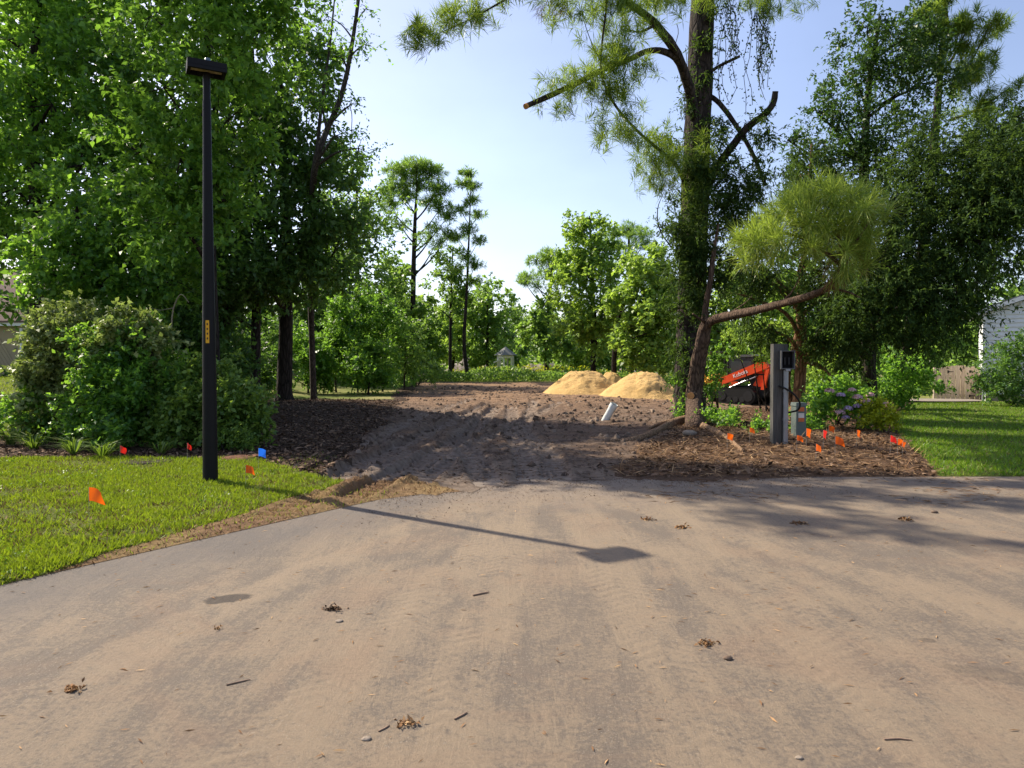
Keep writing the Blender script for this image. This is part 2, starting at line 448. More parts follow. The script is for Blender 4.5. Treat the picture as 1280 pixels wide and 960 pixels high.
_c = _m.mix(_m.math('MULTIPLY', _w.outputs['Fac'], 0.85), _c, _m.ramp(_n2, [(0.3, (0.17, 0.130, 0.100)), (0.7, (0.27, 0.212, 0.165))]))
M['dirt'] = _m.done(_c, 0.95, 0.12, nrm=_m.bump(_m.math('ADD', _n2, _m.math('MULTIPLY', _n3, 0.6)), 0.55, 0.06))

_m = Mat('mulch')
_n, _n2, _n3 = _m.noise(0.8, 5), _m.noise(11, 7, 0.75), _m.noise(55, 5, 0.7)
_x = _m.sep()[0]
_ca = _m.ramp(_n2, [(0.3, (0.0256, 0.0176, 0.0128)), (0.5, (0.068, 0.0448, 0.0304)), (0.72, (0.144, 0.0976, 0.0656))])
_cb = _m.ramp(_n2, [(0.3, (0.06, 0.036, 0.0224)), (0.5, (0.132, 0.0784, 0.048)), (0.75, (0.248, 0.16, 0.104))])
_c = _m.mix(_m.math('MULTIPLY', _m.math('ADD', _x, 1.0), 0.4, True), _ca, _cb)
_c = _m.mix(0.3, _c, _m.ramp(_n3, [(0.35, (0.024, 0.016, 0.012)), (0.7, (0.208, 0.14, 0.096))]))
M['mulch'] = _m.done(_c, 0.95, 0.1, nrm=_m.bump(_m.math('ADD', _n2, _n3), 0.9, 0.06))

_m = Mat('lawn')
_n, _n2 = _m.noise(1.1, 4), _m.noise(26, 5, 0.7)
_c = _m.mix(_m.ramp(_n, [(0.45, 0.0), (0.75, 0.6)]), _m.ramp(_n2, [(0.3, (0.055, 0.075, 0.014)), (0.7, (0.125, 0.145, 0.025))]), _m.ramp(_n2, [(0.3, (0.12, 0.095, 0.035)), (0.7, (0.25, 0.20, 0.08))]))
M['lawn'] = _m.done(_c, 0.95, 0.1, nrm=_m.bump(_n2, 0.8, 0.04))

_m = Mat('verge')
_n, _n2, _n3 = _m.noise(1.3, 5), _m.noise(14, 6, 0.7), _m.noise(70, 4, 0.7)
_c = _m.mix(_m.ramp(_n, [(0.38, 0.0), (0.62, 1.0)]), _m.ramp(_n2, [(0.3, (0.1044, 0.05803, 0.02981)), (0.7, (0.3132, 0.1872, 0.1035))]), _m.ramp(_n2, [(0.3, (0.167, 0.1076, 0.0414)), (0.7, (0.3967, 0.2714, 0.1242))]))
_c = _m.mix(0.2, _c, _m.ramp(_n3, [(0.3, (0.0522, 0.02808, 0.01656)), (0.7, (0.4385, 0.2995, 0.1656))]))
M['verge'] = _m.done(_c, 0.95, 0.1, nrm=_m.bump(_m.math('ADD', _n2, _n3), 0.8, 0.05))

_m = Mat('meadow')
_n, _n2 = _m.noise(0.25, 4), _m.noise(5, 5, 0.7)
_c = _m.mix(_m.ramp(_n, [(0.4, 0.0), (0.65, 1.0)]), _m.ramp(_n2, [(0.3, (0.05, 0.08, 0.015)), (0.7, (0.14, 0.17, 0.03))]), _m.ramp(_n2, [(0.3, (0.16, 0.15, 0.05)), (0.7, (0.30, 0.27, 0.11))]))
M['meadow'] = _m.done(_c, 0.95, 0.1)

_m = Mat('berm')
_n = _m.noise(1.6, 6, 0.7)
M['berm'] = _m.done(_m.ramp(_n, [(0.3, (0.14, 0.115, 0.10)), (0.7, (0.29, 0.25, 0.22))]), 0.95, 0.1, nrm=_m.bump(_n, 0.8, 0.2))

def road_material():
    m = Mat('road')
    xyz = m.sep()
    big = m.noise(0.42, 6, 0.65, dist=1.2)
    mid = m.noise(1.5, 8, 0.72, dist=0.6)
    s1 = m.noise(1.0, 8, 0.7, m.mapv((2.2, 0.45, 1), (0, 0, R(7))), 0.8)
    s2 = m.noise(1.0, 8, 0.7, m.mapv((1.8, 0.40, 1), (0, 0, R(-42))), 0.6)
    s3 = m.noise(1.0, 6, 0.7, m.mapv((11.0, 1.3, 1), (0, 0, R(12))), 0.6)
    fine = m.noise(34, 8, 0.8)
    grit = m.noise(95, 6, 0.9)
    stone = m.vor(52)
    # tyre paths fanning out of the lot, with lug prints across them
    trk = None; lug = None
    wob = m.math('MULTIPLY', m.math('SUBTRACT', m.noise(0.5, 2), 0.5), 0.5)
    for (a, b, w) in ((0.9, -0.02, 0.20), (2.3, -0.08, 0.22), (-1.75, 0.23, 0.20), (-0.55, 0.08, 0.20), (3.6, -0.36, 0.2), (-3.6, 0.36, 0.18), (1.6, 0.02, 0.14), (5.6, -0.52, 0.2)):
        dx = m.math('SUBTRACT', m.math('ADD', xyz[0], wob), m.math('ADD', m.math('MULTIPLY', xyz[1], b), a))
        ad = m.math('ABSOLUTE', dx)
        k = m.math('SUBTRACT', 1.0, m.math('MULTIPLY', m.math('SUBTRACT', ad, w * 0.75), 1 / (w * 0.5), True))
        trk = k if trk is None else m.math('MAXIMUM', trk, k)
        l = m.math('SINE', m.math('ADD', m.math('MULTIPLY', xyz[1], 58.0), m.math('MULTIPLY', ad, 40.0)))
        l = m.math('MULTIPLY', m.math('MULTIPLY', m.math('ADD', l, 1.0), 0.5), k)
        lug = l if lug is None else m.math('MAXIMUM', lug, l)
    wear = m.ramp(m.noise(1.1, 6, 0.7), [(0.42, 0.0), (0.58, 1.0)])
    lug = m.math('MULTIPLY', lug, wear)
    f = m.math('ADD', m.math('MULTIPLY', s1, 0.34), m.math('MULTIPLY', big, 0.40))
    f = m.math('ADD', f, m.math('MULTIPLY', s2, 0.28))
    f = m.math('ADD', f, m.math('MULTIPLY', m.math('ADD', mid, m.math('MULTIPLY', m.math('SUBTRACT', m.noise(6.5, 8, 0.75, dist=0.5), 0.5), 0.8)), 0.34))
    f = m.math('ADD', f, m.math('MULTIPLY', s3, 0.16))
    f = m.math('ADD', f, m.math('MULTIPLY', m.math('SUBTRACT', fine, 0.5), 0.75))
    f = m.math('ADD', f, m.math('MULTIPLY', trk, 0.055))
    f = m.math('ADD', f, m.math('MULTIPLY', lug, 0.075))
    f = m.ramp(f, [(0.715, 0.0), (0.775, 0.6), (0.88, 1.0)])
    asph = m.ramp(grit, [(0.25, (0.08522, 0.06693, 0.05177)), (0.5, (0.1436, 0.1155, 0.08891)), (0.72, (0.2313, 0.1922, 0.1487))])
    dust = m.ramp(grit, [(0.25, (0.1826, 0.1338, 0.09005)), (0.55, (0.2581, 0.1972, 0.1328)), (0.8, (0.3469, 0.2774, 0.1891))])
    col = m.mix(f, asph, dust)
    col = m.mix(m.ramp(stone, [(0.12, 0.65), (0.26, 0.0)]), col, m.ramp(mid, [(0.4, (0.3165, 0.2678, 0.2025)), (0.6, (0.1218, 0.09495, 0.06977))]))
    # reddish clay washed in from the lot
    col = m.mix(m.math('MULTIPLY', m.ramp(m.noise(0.8, 7, 0.72, dist=1.0), [(0.5, 0.0), (0.64, 0.36)]), 1.0), col, m.ramp(fine, [(0.3, (0.1643, 0.1046, 0.06753)), (0.7, (0.2922, 0.2008, 0.1328))]))
    # cleaner, greyer asphalt along the lawn side
    left = m.math('SUBTRACT', m.math('MULTIPLY', xyz[1], 0.62), xyz[0])       # ~7 at the lawn edge
    lf = m.math('MULTIPLY', m.math('SUBTRACT', m.math('ADD', left, m.math('MULTIPLY', m.math('SUBTRACT', big, 0.5), 1.2)), 5.55), 1.1, True)
    col = m.mix(m.math('MULTIPLY', lf, 0.6), col, m.ramp(grit, [(0.3, (0.068, 0.060, 0.056)), (0.75, (0.150, 0.135, 0.125))]))
    # soil tracked out of the lot
    yy = m.math('ADD', xyz[1], m.math('MULTIPLY', m.math('SUBTRACT', m.noise(1.4, 6, 0.7), 0.5), 4.0))
    tr = m.math('MULTIPLY', m.math('SUBTRACT', m.math('SUBTRACT', yy, m.math('MULTIPLY', m.math('ABSOLUTE', m.math('SUBTRACT', xyz[0], 0.6)), 0.22)), 7.6), 0.45, True)
    soil = m.ramp(m.noise(6, 7, 0.7), [(0.3, (0.150, 0.116, 0.088)), (0.7, (0.245, 0.195, 0.150))])
    col = m.mix(m.math('MULTIPLY', tr, 0.92), col, soil)
    # oily / damp spots with their own outline
    for (sx, sy, a, b, rot, k) in ((-1.98, 4.90, 0.17, 0.085, 0.5, 0.85), (4.10, 5.28, 0.06, 0.05, 0.2, 0.5), (2.55, 3.66, 0.30, 0.10, -0.5, 0.22), (2.50, 2.82, 0.13, 0.07, 0.2, 0.4), (2.44, 4.15, 0.05, 0.04, 0, 0.4)):
        mp = m.n.new('ShaderNodeMapping'); mp.vector_type = 'TEXTURE'
        mp.inputs['Location'].default_value = (sx, sy, 0); mp.inputs['Rotation'].default_value = (0, 0, rot); mp.inputs['Scale'].default_value = (a, b, 1)
        m.L(m.coord(), mp.inputs[0])
        ln = m.n.new('ShaderNodeVectorMath'); ln.operation = 'LENGTH'; m.L(mp.outputs[0], ln.inputs[0])
        d = m.math('ADD', ln.outputs['Value'], m.math('MULTIPLY', m.math('SUBTRACT', m.noise(9, 4, 0.6), 0.5), 1.3))
        msk = m.math('MULTIPLY', m.math('SUBTRACT', 1.0, m.math('MULTIPLY', m.math('SUBTRACT', d, 0.85), 4.0, True)), k)
        col = m.mix(msk, col, (0.0462, 0.0363, 0.0297))
    h = m.math('ADD', m.math('MULTIPLY', grit, 0.8), m.math('ADD', m.math('MULTIPLY', fine, 1.2), m.math('ADD', m.math('MULTIPLY', s3, 1.2), m.math('MULTIPLY', lug, 0.45))))
    return m.done(col, m.ramp(grit, [(0.3, 0.72), (0.7, 0.92)]), 0.25, nrm=m.bump(h, 0.75, 0.010))
M['road'] = road_material()

# ------------------------------------------------------------------ ground shape
EDGE = np.array([(-60, -90), (-14, -12), (-9.5, -4.2), (-6.0, 1.5), (-4.75, 3.6), (-3.75, 5.22), (-2.95, 6.5), (-1.92, 8.14), (-1.35, 9.0), (-0.8, 9.75), (0.0, 10.25), (1.2, 10.4), (2.8, 10.4), (7.5, 10.45), (40, 11.5), (120, 14)], float)
def road_edge(x):
    return np.interp(x, EDGE[:, 0], EDGE[:, 1])
def edge(x):
    x = np.asarray(x, float)
    m = sstep(-1.7, -0.8, x) * sstep(4.4, 2.6, x)
    return road_edge(x) - m * (0.42 + 0.42 * fbm(x * 1.3, x * 0 + 3.1, 5, 15) + 0.22 * fbm(x * 6, x * 0, 4, 16))

LAWN, DIRT, MULCH, VERGE, MEADOW = 0, 1, 2, 3, 4
def classify(x, y):
    n = fbm(x * 0.9, y * 0.9, 4, 11) * 0.45 + fbm(x * 3.3, y * 3.3, 3, 21) * 0.16
    c = np.full(np.shape(x), DIRT)
    left_lim = -2.5 - 0.10 * (y - 10)
    c = np.where(x + n * 1.2 < left_lim, MULCH, c)
    right_lim = 1.6 + 0.335 * (y - 11) + np.clip(y - 22, 0, 50) * 0.32
    c = np.where(x + n * 1.3 > right_lim, MULCH, c)
    # right lawn
    yr = y - 10.5
    xl = 6.3 + 0.42 * yr + 0.006 * yr * yr + np.where(yr < 1, 0, 0)
    c = np.where((x + n * 0.25 > xl) & (y > 10.45) & (y < 33), LAWN, c)
    # left lawn
    t = y - edge(x)
    lawn_l = (y + n * 0.5 < 12.25) & (y + n * 0.5 < 12.3 - 1.12 * (x + 4.6)) & (x < -1.5)
    c = np.where(lawn_l, LAWN, c)
    w = np.interp(x, [-5.0, -4.1, -3.4, -2.7, -2.1, -1.4, -0.6], [-0.6, -0.3, 0.35, 1.5, 2.4, 1.6, -0.2])
    c = np.where((x < -0.3) & (t + n * 0.8 < w) & (x > -6), VERGE, c)
    c = np.where((y > 16.2 + n) & (x < -0.655 * y + n), LAWN, c)
    c = np.where(y + n * 2 > 54, MEADOW, c)
    c = np.where((x > 13) & (y > 33), MEADOW, c)
    c = np.where((y + n * 3 > 30.5) & (x + n < -1.4 - 0.125 * y) & (x > -0.655 * y + n), MEADOW, c)
    return c

def gp0(px, py, z=0.0):
    v = ray(px, py)
    k = (z - EYE) / v[2]
    return np.array([0, 0, EYE]) + v * k

TRACKS = []
for pts, wdt, dep in (([(520, 606), (560, 575), (640, 535), (700, 508)], 0.2, 0.05), ([(700, 612), (690, 575), (655, 540), (668, 505)], 0.2, 0.05), ([(395, 612), (470, 575), (545, 540), (612, 508)], 0.24, 0.08), ([(440, 622), (520, 582), (585, 545), (622, 512)], 0.24, 0.08),
                      ([(360, 606), (440, 566), (520, 530), (590, 504)], 0.20, 0.04), ([(612, 606), (590, 570), (574, 548), (600, 520)], 0.22, 0.04),
                      ([(668, 610), (655, 570), (640, 540), (640, 512)], 0.22, 0.04), ([(330, 650), (400, 622), (452, 600), (520, 566)], 0.2, 0.02)):
    TRACKS.append((np.array([gp0(a, b)[:2] for a, b in pts]), wdt, dep))

def track_field(x, y, want_wear=False):
    dz = np.zeros_like(x); wear = np.zeros_like(x)
    near = (y < 45) & (np.abs(x) < 9)
    xs, ys = x[near], y[near]
    acc = np.zeros_like(xs); wr = np.zeros_like(xs)
    for pts, wd, dep in TRACKS:
        best = np.full(xs.shape, 1e9); along = np.zeros_like(xs); s0 = 0.0
        for a, b in zip(pts[:-1], pts[1:]):
            ab = b - a; L = np.linalg.norm(ab)
            t = np.clip(((xs - a[0]) * ab[0] + (ys - a[1]) * ab[1]) / (L * L), 0, 1)
            d = np.hypot(xs - a[0] - t * ab[0], ys - a[1] - t * ab[1])
            m = d < best
            along = np.where(m, s0 + t * L, along); best = np.minimum(best, d); s0 += L
        q = best / wd
        inside = sstep(1.15, 0.8, q)
        wr = np.maximum(wr, inside * (0.65 + 0.35 * np.sign(np.sin(along * 2 * math.pi / 0.24))))
        acc += -dep * inside + dep * 0.5 * np.exp(-((q - 1.35) / 0.3) ** 2) + 0.016 * inside * np.sign(np.sin(along * 2 * math.pi / 0.24))
    dz[near] = acc; wear[near] = wr
    return (dz, wear) if want_wear else dz

def height(x, y, detail=True):
    x = np.asarray(x, float); y = np.asarray(y, float)
    t = y - edge(x)
    z = 0.0143 * np.clip(y - 20, 0, 36) * np.clip((13 - x) / 8, 0, 1) * np.clip((x + 22) / 8, 0, 1)
    z = z + 1.10 * sstep(15, 37, y) * sstep(-9, -17, x)
    z = z + 0.42 * np.exp(-(((x + 6.8) / 3.6) ** 2 + ((y - 22.5) / 6.0) ** 2)) * sstep(0, 3, t)
    z = z + 0.10 * np.exp(-(((x - 5.1) / 2.2) ** 2 + ((y - 18.6) / 2.6) ** 2))
    z = z + 0.12 * np.exp(-(((x - 6.0) / 2.2) ** 2 + ((y - 14.5) / 2.5) ** 2))
    sp = sstep(-1.7, -0.8, x) * sstep(4.4, 2.6, x)
    z = z + 0.024 * (sstep(0.0, 0.35, t) * (1 - sp) + sp * sstep(0.0, 1.6, t)) + 0.005
    if detail:
        c = classify(x, y)
        k = sstep(0.2, 3.2, t)
        rough = np.where(c == DIRT, 1.0, np.where(c == MULCH, 0.7, np.where(c == VERGE, 0.2, 0.2)))
        big = fbm(x * 0.8, y * 0.8, 3, 5)
        churn = sstep(-0.1, 0.5, fbm(x * 0.33, y * 0.33, 2, 31))
        rid = 1 - np.abs(fbm(x * 2.1, y * 2.1, 4, 41))
        z = z + k * rough * (0.05 * big + (0.03 + 0.10 * churn) * (rid - 0.75) + 0.020 * fbm(x * 9, y * 9, 3, 51))
        z = z + np.where((c == DIRT) | (c == MULCH) | (c == VERGE), track_field(x, y), 0) * sstep(0.0, 0.6, t)
    return z

def hz(x, y, detail=False):
    return float(height(np.array([x]), np.array([y]), detail)[0])

def gp(px, py):
    """ground point under photo pixel"""
    p = gp0(px, py)
    v = ray(px, py)
    lo = None
    for d in np.concatenate([np.arange(3, 60, 0.1), np.arange(60, 300, 1.0)]):
        q = np.array([0, 0, EYE]) + v * (d / v[1])
        if q[2] <= hz(q[0], q[1]):
            return np.array([q[0], q[1], hz(q[0], q[1], True)])
    return p

# terrain sheet split by what covers it
U = np.linspace(-1, 1, 760)
tt = [0.0]
while tt[-1] < 240:
    tt.append(tt[-1] + min(0.025 + tt[-1] * 0.0115 + max(0, tt[-1] - 50) * 0.05, 12))
TT = np.array(tt)
Wd = 9.0 + 0.83 * TT
X = U[None, :] * Wd[:, None]
Y = edge(X) + TT[:, None]
Z = height(X, Y)
Z[0, :] = -0.012
Z[1, :] = np.minimum(Z[1, :], 0.006)
nr, nc = X.shape
I = np.arange(nr * nc).reshape(nr, nc)
Fq = np.stack([I[:-1, :-1], I[:-1, 1:], I[1:, 1:], I[1:, :-1]], -1).reshape(-1, 4)
VV = np.stack([X, Y, Z], -1).reshape(-1, 3)
fc = VV[Fq].mean(1)
FC = classify(fc[:, 0], fc[:, 1])
WEAR = track_field(VV[:, 0], VV[:, 1], True)[1]
for k, nm in ((LAWN, 'lawn'), (DIRT, 'dirt_lot'), (MULCH, 'mulch_bed'), (VERGE, 'verge'), (MEADOW, 'meadow')):
    f = Fq[FC == k]
    used, inv = np.unique(f, return_inverse=True)
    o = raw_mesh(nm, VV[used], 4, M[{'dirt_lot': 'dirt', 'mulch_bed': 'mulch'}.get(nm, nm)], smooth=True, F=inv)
    o.data.attributes.new('wear', 'FLOAT', 'POINT').data.foreach_set('value', WEAR[used].astype(np.float32))
    tag(o, kind='structure')

# road: one flat sheet with the real kerbless edge
rx = np.unique(np.concatenate([EDGE[:, 0], np.linspace(-10, 10, 81)]))
rx = rx[(rx > -59)]
top = [(x, float(road_edge(x)) + 0.04 + 0.02 * math.sin(x * 7.3) + 0.015 * math.sin(x * 17.1), 0.0) for x in rx]
mb = MB()
Vr, Fr = [], []
for (x, y, z) in top:
    Vr += [(x, y, 0.0), (x, min(y - 1, -0.0) if y < 1 else 0.0, 0.0), (x, -120.0, 0.0)]
for i in range(len(top) - 1):
    a, b = i * 3, i * 3 + 3
    Fr += [(a + 1, b + 1, b, a), (a + 2, b + 2, b + 1, a + 1)]
mb.add(Vr, Fr)
tag(mb.build('road', M['road']), kind='structure')
mb = MB(); mb.add([(-3000, -3000, -0.35), (3000, -3000, -0.35), (3000, 3000, -0.35), (-3000, 3000, -0.35)], [(0, 1, 2, 3)])
tag(mb.build('ground', M['meadow']), kind='structure')

# ------------------------------------------------------------------ foliage generators
def leaf_verts(Pb, D, N, L, W, fold=0.2, curl=0.15, mid=0.45):
    D = unit(D); N = unit(N - D * np.sum(N * D, -1, keepdims=True))
    S = np.cross(D, N)
    L = np.broadcast_to(np.asarray(L, float), (len(Pb),))[:, None]
    W = np.broadcast_to(np.asarray(W, float), (len(Pb),))[:, None]
    v = np.empty((len(Pb), 4, 3))
    v[:, 0] = Pb
    v[:, 1] = Pb + D * L * mid + S * W / 2 + N * fold * W
    v[:, 2] = Pb + D * L - N * curl * L
    v[:, 3] = Pb + D * L * mid - S * W / 2 + N * fold * W
    return v.reshape(-1, 3)

def sprays(clusters, ntw, lpt, L, W, rng, droop=0.15, up=0.25, tl=0.45, clump=0.34, hollow=0.45, out_clumps=None, spread=0.5):
    cl = np.array(clusters, float)
    wt = (cl[:, 3] * cl[:, 4] * cl[:, 5]) ** (0.72)
    wt /= wt.sum()
    allv = []
    for c, w in zip(cl, wt):
        n = max(6, int(ntw * w))
        nclump = max(4, n // 14)
        u = unit(rng.standard_normal((nclump, 3)))
        rr = hollow + (1.08 - hollow) * rng.random((nclump, 1)) ** 0.8
        cc = c[:3] + u * rr * c[3:6]
        if out_clumps is not None: out_clumps.append((c[:3], cc))
        k = rng.integers(0, nclump, n)
        rad = clump * c[3:6].mean() * (0.6 + 0.8 * rng.random((nclump, 1)))[k]
        st = cc[k] + rng.standard_normal((n, 3)) * rad * spread
        td = unit(u[k] * 0.7 + rng.standard_normal((n, 3)) * 0.55 + np.array([0, 0, up]))
        ln = tl * (0.5 + rng.random((n, 1)))
        # leaves
        ti = (np.arange(lpt) + 0.6) / lpt
        pos = st[:, None, :] + td[:, None, :] * ln[:, None, :] * ti[None, :, None]
        pos = pos + np.array([0, 0, -1.0]) * droop * ln[:, None, :] * (ti ** 2)[None, :, None]
        pos = pos.reshape(-1, 3)
        TD = np.repeat(td, lpt, 0)
        ld = unit(TD * 0.55 + rng.standard_normal(pos.shape) * 0.62 + np.array([0, 0, -droop]))
        nn = unit(np.array([0, 0, 0.9]) + rng.standard_normal(pos.shape) * 0.55)
        s = 0.42 + 0.95 * rng.random(len(pos)) ** 1.2
        allv.append(leaf_verts(pos, ld, nn, L * s, W * s))
    return np.vstack(allv)

def C(px, py, rpx, d, sy=1.0, sd=1.0):
    p = P(px, py, d)
    r = rpx / F_PX * d
    return (p[0], p[1], p[2], r, r * sd, r * sy)

def trunk_interp(tp, z):
    zz = tp[:, 2]
    i = int(np.clip(np.searchsorted(zz, z), 1, len(tp) - 1))
    t = np.clip((z - zz[i - 1]) / (zz[i] - zz[i - 1] + 1e-9), 0, 1)
    return tp[i - 1] + (tp[i] - tp[i - 1]) * t

def flare(ctrl, a=1.55, b2=1.32):
    c = [list(k) for k in ctrl]
    b = c[0]
    nxt = c[1]
    h = max(0.25, b[3] * 1.6)
    k = h / max(nxt[2] - b[2], h + 0.01)
    m = [b[i] + (nxt[i] - b[i]) * k for i in range(3)] + [b[3]]
    return [[b[0], b[1], b[2] - 0.15, b[3] * a], [b[0], b[1], b[2] + 0.04, b[3] * b2], m] + c[1:]

def tree(name, label, cat, trunk, clusters, leaf, bark, ntw, lpt, L, W, seed, group=None, limbs=True, droop=0.15, up=0.25, tl=0.45, clump=0.34, hollow=0.45, twigs=4, extra_limbs=(), crown_name='crown', mesh_mat=None, spread=0.5):
    rng = np.random.default_rng(seed)
    b = trunk[0]
    root = empty(name, b[:3], label, cat, group)
    tp = curve_pts(flare(trunk))
    mb = MB()
    mb.tube(tp[:, :3], tp[:, 3], 10 if tp[0, 3] > 0.12 else 6, 0.07, seed)
    oc = []
    if len(clusters):
        V = sprays(clusters, ntw, lpt, L, W, rng, droop, up, tl, clump, hollow, oc, spread)
        raw_mesh(crown_name, V, 4, M[leaf], root)
    if limbs:
        for c, cc in oc:
            hd = math.hypot(c[0] - tp[-1, 0], c[1] - tp[-1, 1])
            z0 = np.clip(c[2] - 0.45 * hd - 0.3, tp[2, 2] + 0.35 * (tp[-1, 2] - tp[2, 2]) * 0.6, tp[-1, 2])
            a = trunk_interp(tp, z0)
            r0 = max(0.018, a[3] * 0.5)
            dv = c - a[:3]
            mid = a[:3] + dv * 0.5 + np.array([rng.normal() * 0.1, rng.normal() * 0.1, 0.1]) * np.linalg.norm(dv) * 0.7
            lp = curve_pts([(*a[:3], r0), (*mid, r0 * 0.65), (*c, max(0.012, r0 * 0.35))])
            mb.tube(lp[:, :3], lp[:, 3], 6, 0.05, seed + 1)
            for q in cc[rng.permutation(len(cc))[:twigs]]:
                m2 = (c + q) / 2 + rng.normal(size=3) * 0.08 * np.linalg.norm(q - c)
                mb.tube([c, m2, q], [max(0.012, r0 * 0.3), max(0.009, r0 * 0.18), 0.006], 4, 0, 0, cap=False)
    for ctrl in extra_limbs:
        lp = curve_pts(ctrl)
        mb.tube(lp[:, :3], lp[:, 3], 7, 0.06, seed + 2)
    mb.build('trunk', M[bark], root)
    return root

def auto_clusters(x, y, z0, z1, w, n, rng, shape='oval'):
    out = []
    for i in range(n):
        f = (i + 0.5) / n
        z = z0 + (z1 - z0) * f
        if shape == 'oval': ww = w * (0.45 + 0.55 * math.sin(math.pi * min(1, 0.12 + f * 0.82)))
        elif shape == 'cone': ww = w * (1.05 - 0.85 * f)
        else: ww = w * (0.35 + 0.75 * f)
        a = i * 2.4 + rng.random()
        rr = ww * (0.25 + 0.45 * rng.random())
        s = ww * (0.42 + 0.22 * rng.random())
        out.append((x + math.cos(a) * rr, y + math.sin(a) * rr, z, s, s, s * 0.75))
    return out

def auto_tree(px, d, top_py, wpx, label, seed, leaf='leaf_far', bark='bark_dark', low=0.25, n=14, ntw=950, lpt=6, L=0.40, W=0.26, shape='oval', group='trees beyond the cleared lot', name='background_tree', cat='tree', lean=0.0, rt=None, clump=0.42):
    rng = np.random.default_rng(seed)
    q = P(px, 460, d)
    g = hz(q[0], q[1])
    zt = P(px, top_py, d)[2]
    w = wpx / F_PX * d / 2
    H = zt - g
    r = rt or 0.012 * H + 0.05
    tr = [(q[0], q[1], g, r), (q[0] + lean * 0.3 + rng.normal() * 0.1, q[1], g + H * 0.35, r * 0.8), (q[0] + lean * 0.7 + rng.normal() * 0.12, q[1], g + H * 0.7, r * 0.5), (q[0] + lean, q[1], g + H * 0.93, r * 0.14)]
    cl = auto_clusters(q[0] + lean * 0.6, q[1], g + H * low, zt - w * 0.18, w, n, rng, shape)
    return tree(name, label, cat, tr, cl, leaf, bark, ntw, lpt, L, W, seed, group, clump=clump, tl=0.55, twigs=3)

# ------------------------------------------------------------------ left trees
g_left = 'broadleaf trees left of the cleared lot'
def B(px, d, r, up=()):
    q = P(px, 460, d); g = hz(q[0], q[1])
    return [(q[0], q[1], g, r)] + [(*P(a, b, dd), rr) for a, b, dd, rr in up]

tree('broadleaf_tree', 'tall dark broadleaf tree filling the far left behind the pale leaved hedge', 'tree',
     B(40, 23.0, 0.25, [(45, 300, 23, .2), (40, 120, 23, .15), (50, -20, 23, .07)]),
     [C(10, 50, 80, 22.5), C(95, 30, 75, 22.5), C(-25, 150, 80, 23.5), C(65, 130, 70, 22), C(20, 235, 65, 22), C(105, 205, 60, 21.5), C(-40, 270, 60, 23.5), C(30, -70, 85, 23), C(110, -60, 70, 22.5)],
     'leaf_gum', 'bark_dark', 3600, 8, 0.19, 0.13, 1, g_left, tl=0.42)
tree('broadleaf_tree', 'lobed leaved tree with sunny low branches reaching over the left hedge', 'tree',
     B(120, 18.5, 0.13, [(116.3, 420, 18.5, .11), (100, 320, 18.2, .08), (95, 250, 18.1, .04)]),
     [C(60, 340, 36, 17.3), C(38, 360, 20, 17.0), C(85, 316.3, 45, 17.6), C(120, 290, 50, 18.1), C(165, 325, 50, 17.9), C(150, 385, 45, 18.3), C(195, 285, 45, 18.3), C(216.3, 350, 45, 18.6), C(95, 265, 45, 18.5)],
     'leaf_gum', 'bark_dark', 1900, 8, 0.14, 0.11, 2, g_left, tl=0.38)
tree('broadleaf_tree', 'glossy yellow green leaved tree directly behind the lamp head', 'tree',
     B(268, 17.8, 0.16, [(262, 300, 17.8, .13), (255, 150, 17.4, .10), (262, 0, 17.4, .07), (270, -90, 17.4, .03)]),
     [C(205, 110, 50, 16.4), C(255, 60, 55, 16.8), C(175, 190, 48, 16.4), C(225, 200, 55, 16.2), C(285, 150, 60, 16.6), C(225, 280, 55, 16.4), C(285, 250, 55, 16.6), C(310, 60, 55, 17.2), C(190, 20, 50, 17.4), C(280, -40, 65, 17.4), C(345, -55, 60, 17.2), C(215, -60, 55, 17.3), (-7.9, 15.6, 13.0, 0.9, 0.9, 0.7)],
     'leaf_bright', 'bark_dark', 2900, 9, 0.165, 0.095, 3, g_left, up=0.45, tl=0.4)
tree('broadleaf_tree', 'dark thick trunked tree standing at the rim of the mulch left of the lot', 'tree',
     B(355, 26, 0.30, [(357, 420, 26, .26), (358, 300, 26, .21), (352, 170, 25.6, .14), (350, 60, 25.4, .06), (350, 20, 25.4, .03)]),
     [C(345, 90, 62, 24), C(388, 75, 28, 24.6), C(330, 190, 60, 23.6), C(385, 160, 48, 24), C(395, 250, 55, 24), C(350, 290, 60, 23.4), C(415, 320, 48, 24.6), C(378, 345, 40, 24.6), C(305, 330, 55, 23.2), C(420, 215, 32, 25)],
     'leaf_deep', 'bark_dark', 3800, 8, 0.19, 0.115, 4, g_left, tl=0.5)
tree('broadleaf_tree', 'slender brown trunk in the shade just left of the thick trunked tree', 'tree',
     B(319, 25, 0.19, [(320, 420, 25, .17), (322, 300, 25, .14), (318, 180, 25, .1), (316, 60, 25, .05)]),
     [C(300, 250, 50, 24.4), C(265, 330, 50, 24), C(250, 380, 45, 23.5), C(300, 160, 55, 24.6)],
     'leaf_deep', 'bark_pine', 1700, 8, 0.18, 0.11, 5, g_left)
tree('broadleaf_tree', 'half hidden trunk rising behind the middle of the lamp post', 'tree',
     B(283, 24, 0.17, [(281, 430, 24, .16), (278, 300, 24, .13), (270, 160, 24, .09), (262, 20, 24, .05)]),
     [C(240, 300, 55, 23), C(200, 380, 50, 22.5), C(170, 300, 60, 23), C(215, 230, 60, 23), C(130, 240, 55, 23.5), C(140, 130, 60, 23.5)],
     'leaf_deep', 'bark_dark', 2000, 8, 0.18, 0.11, 6, g_left)
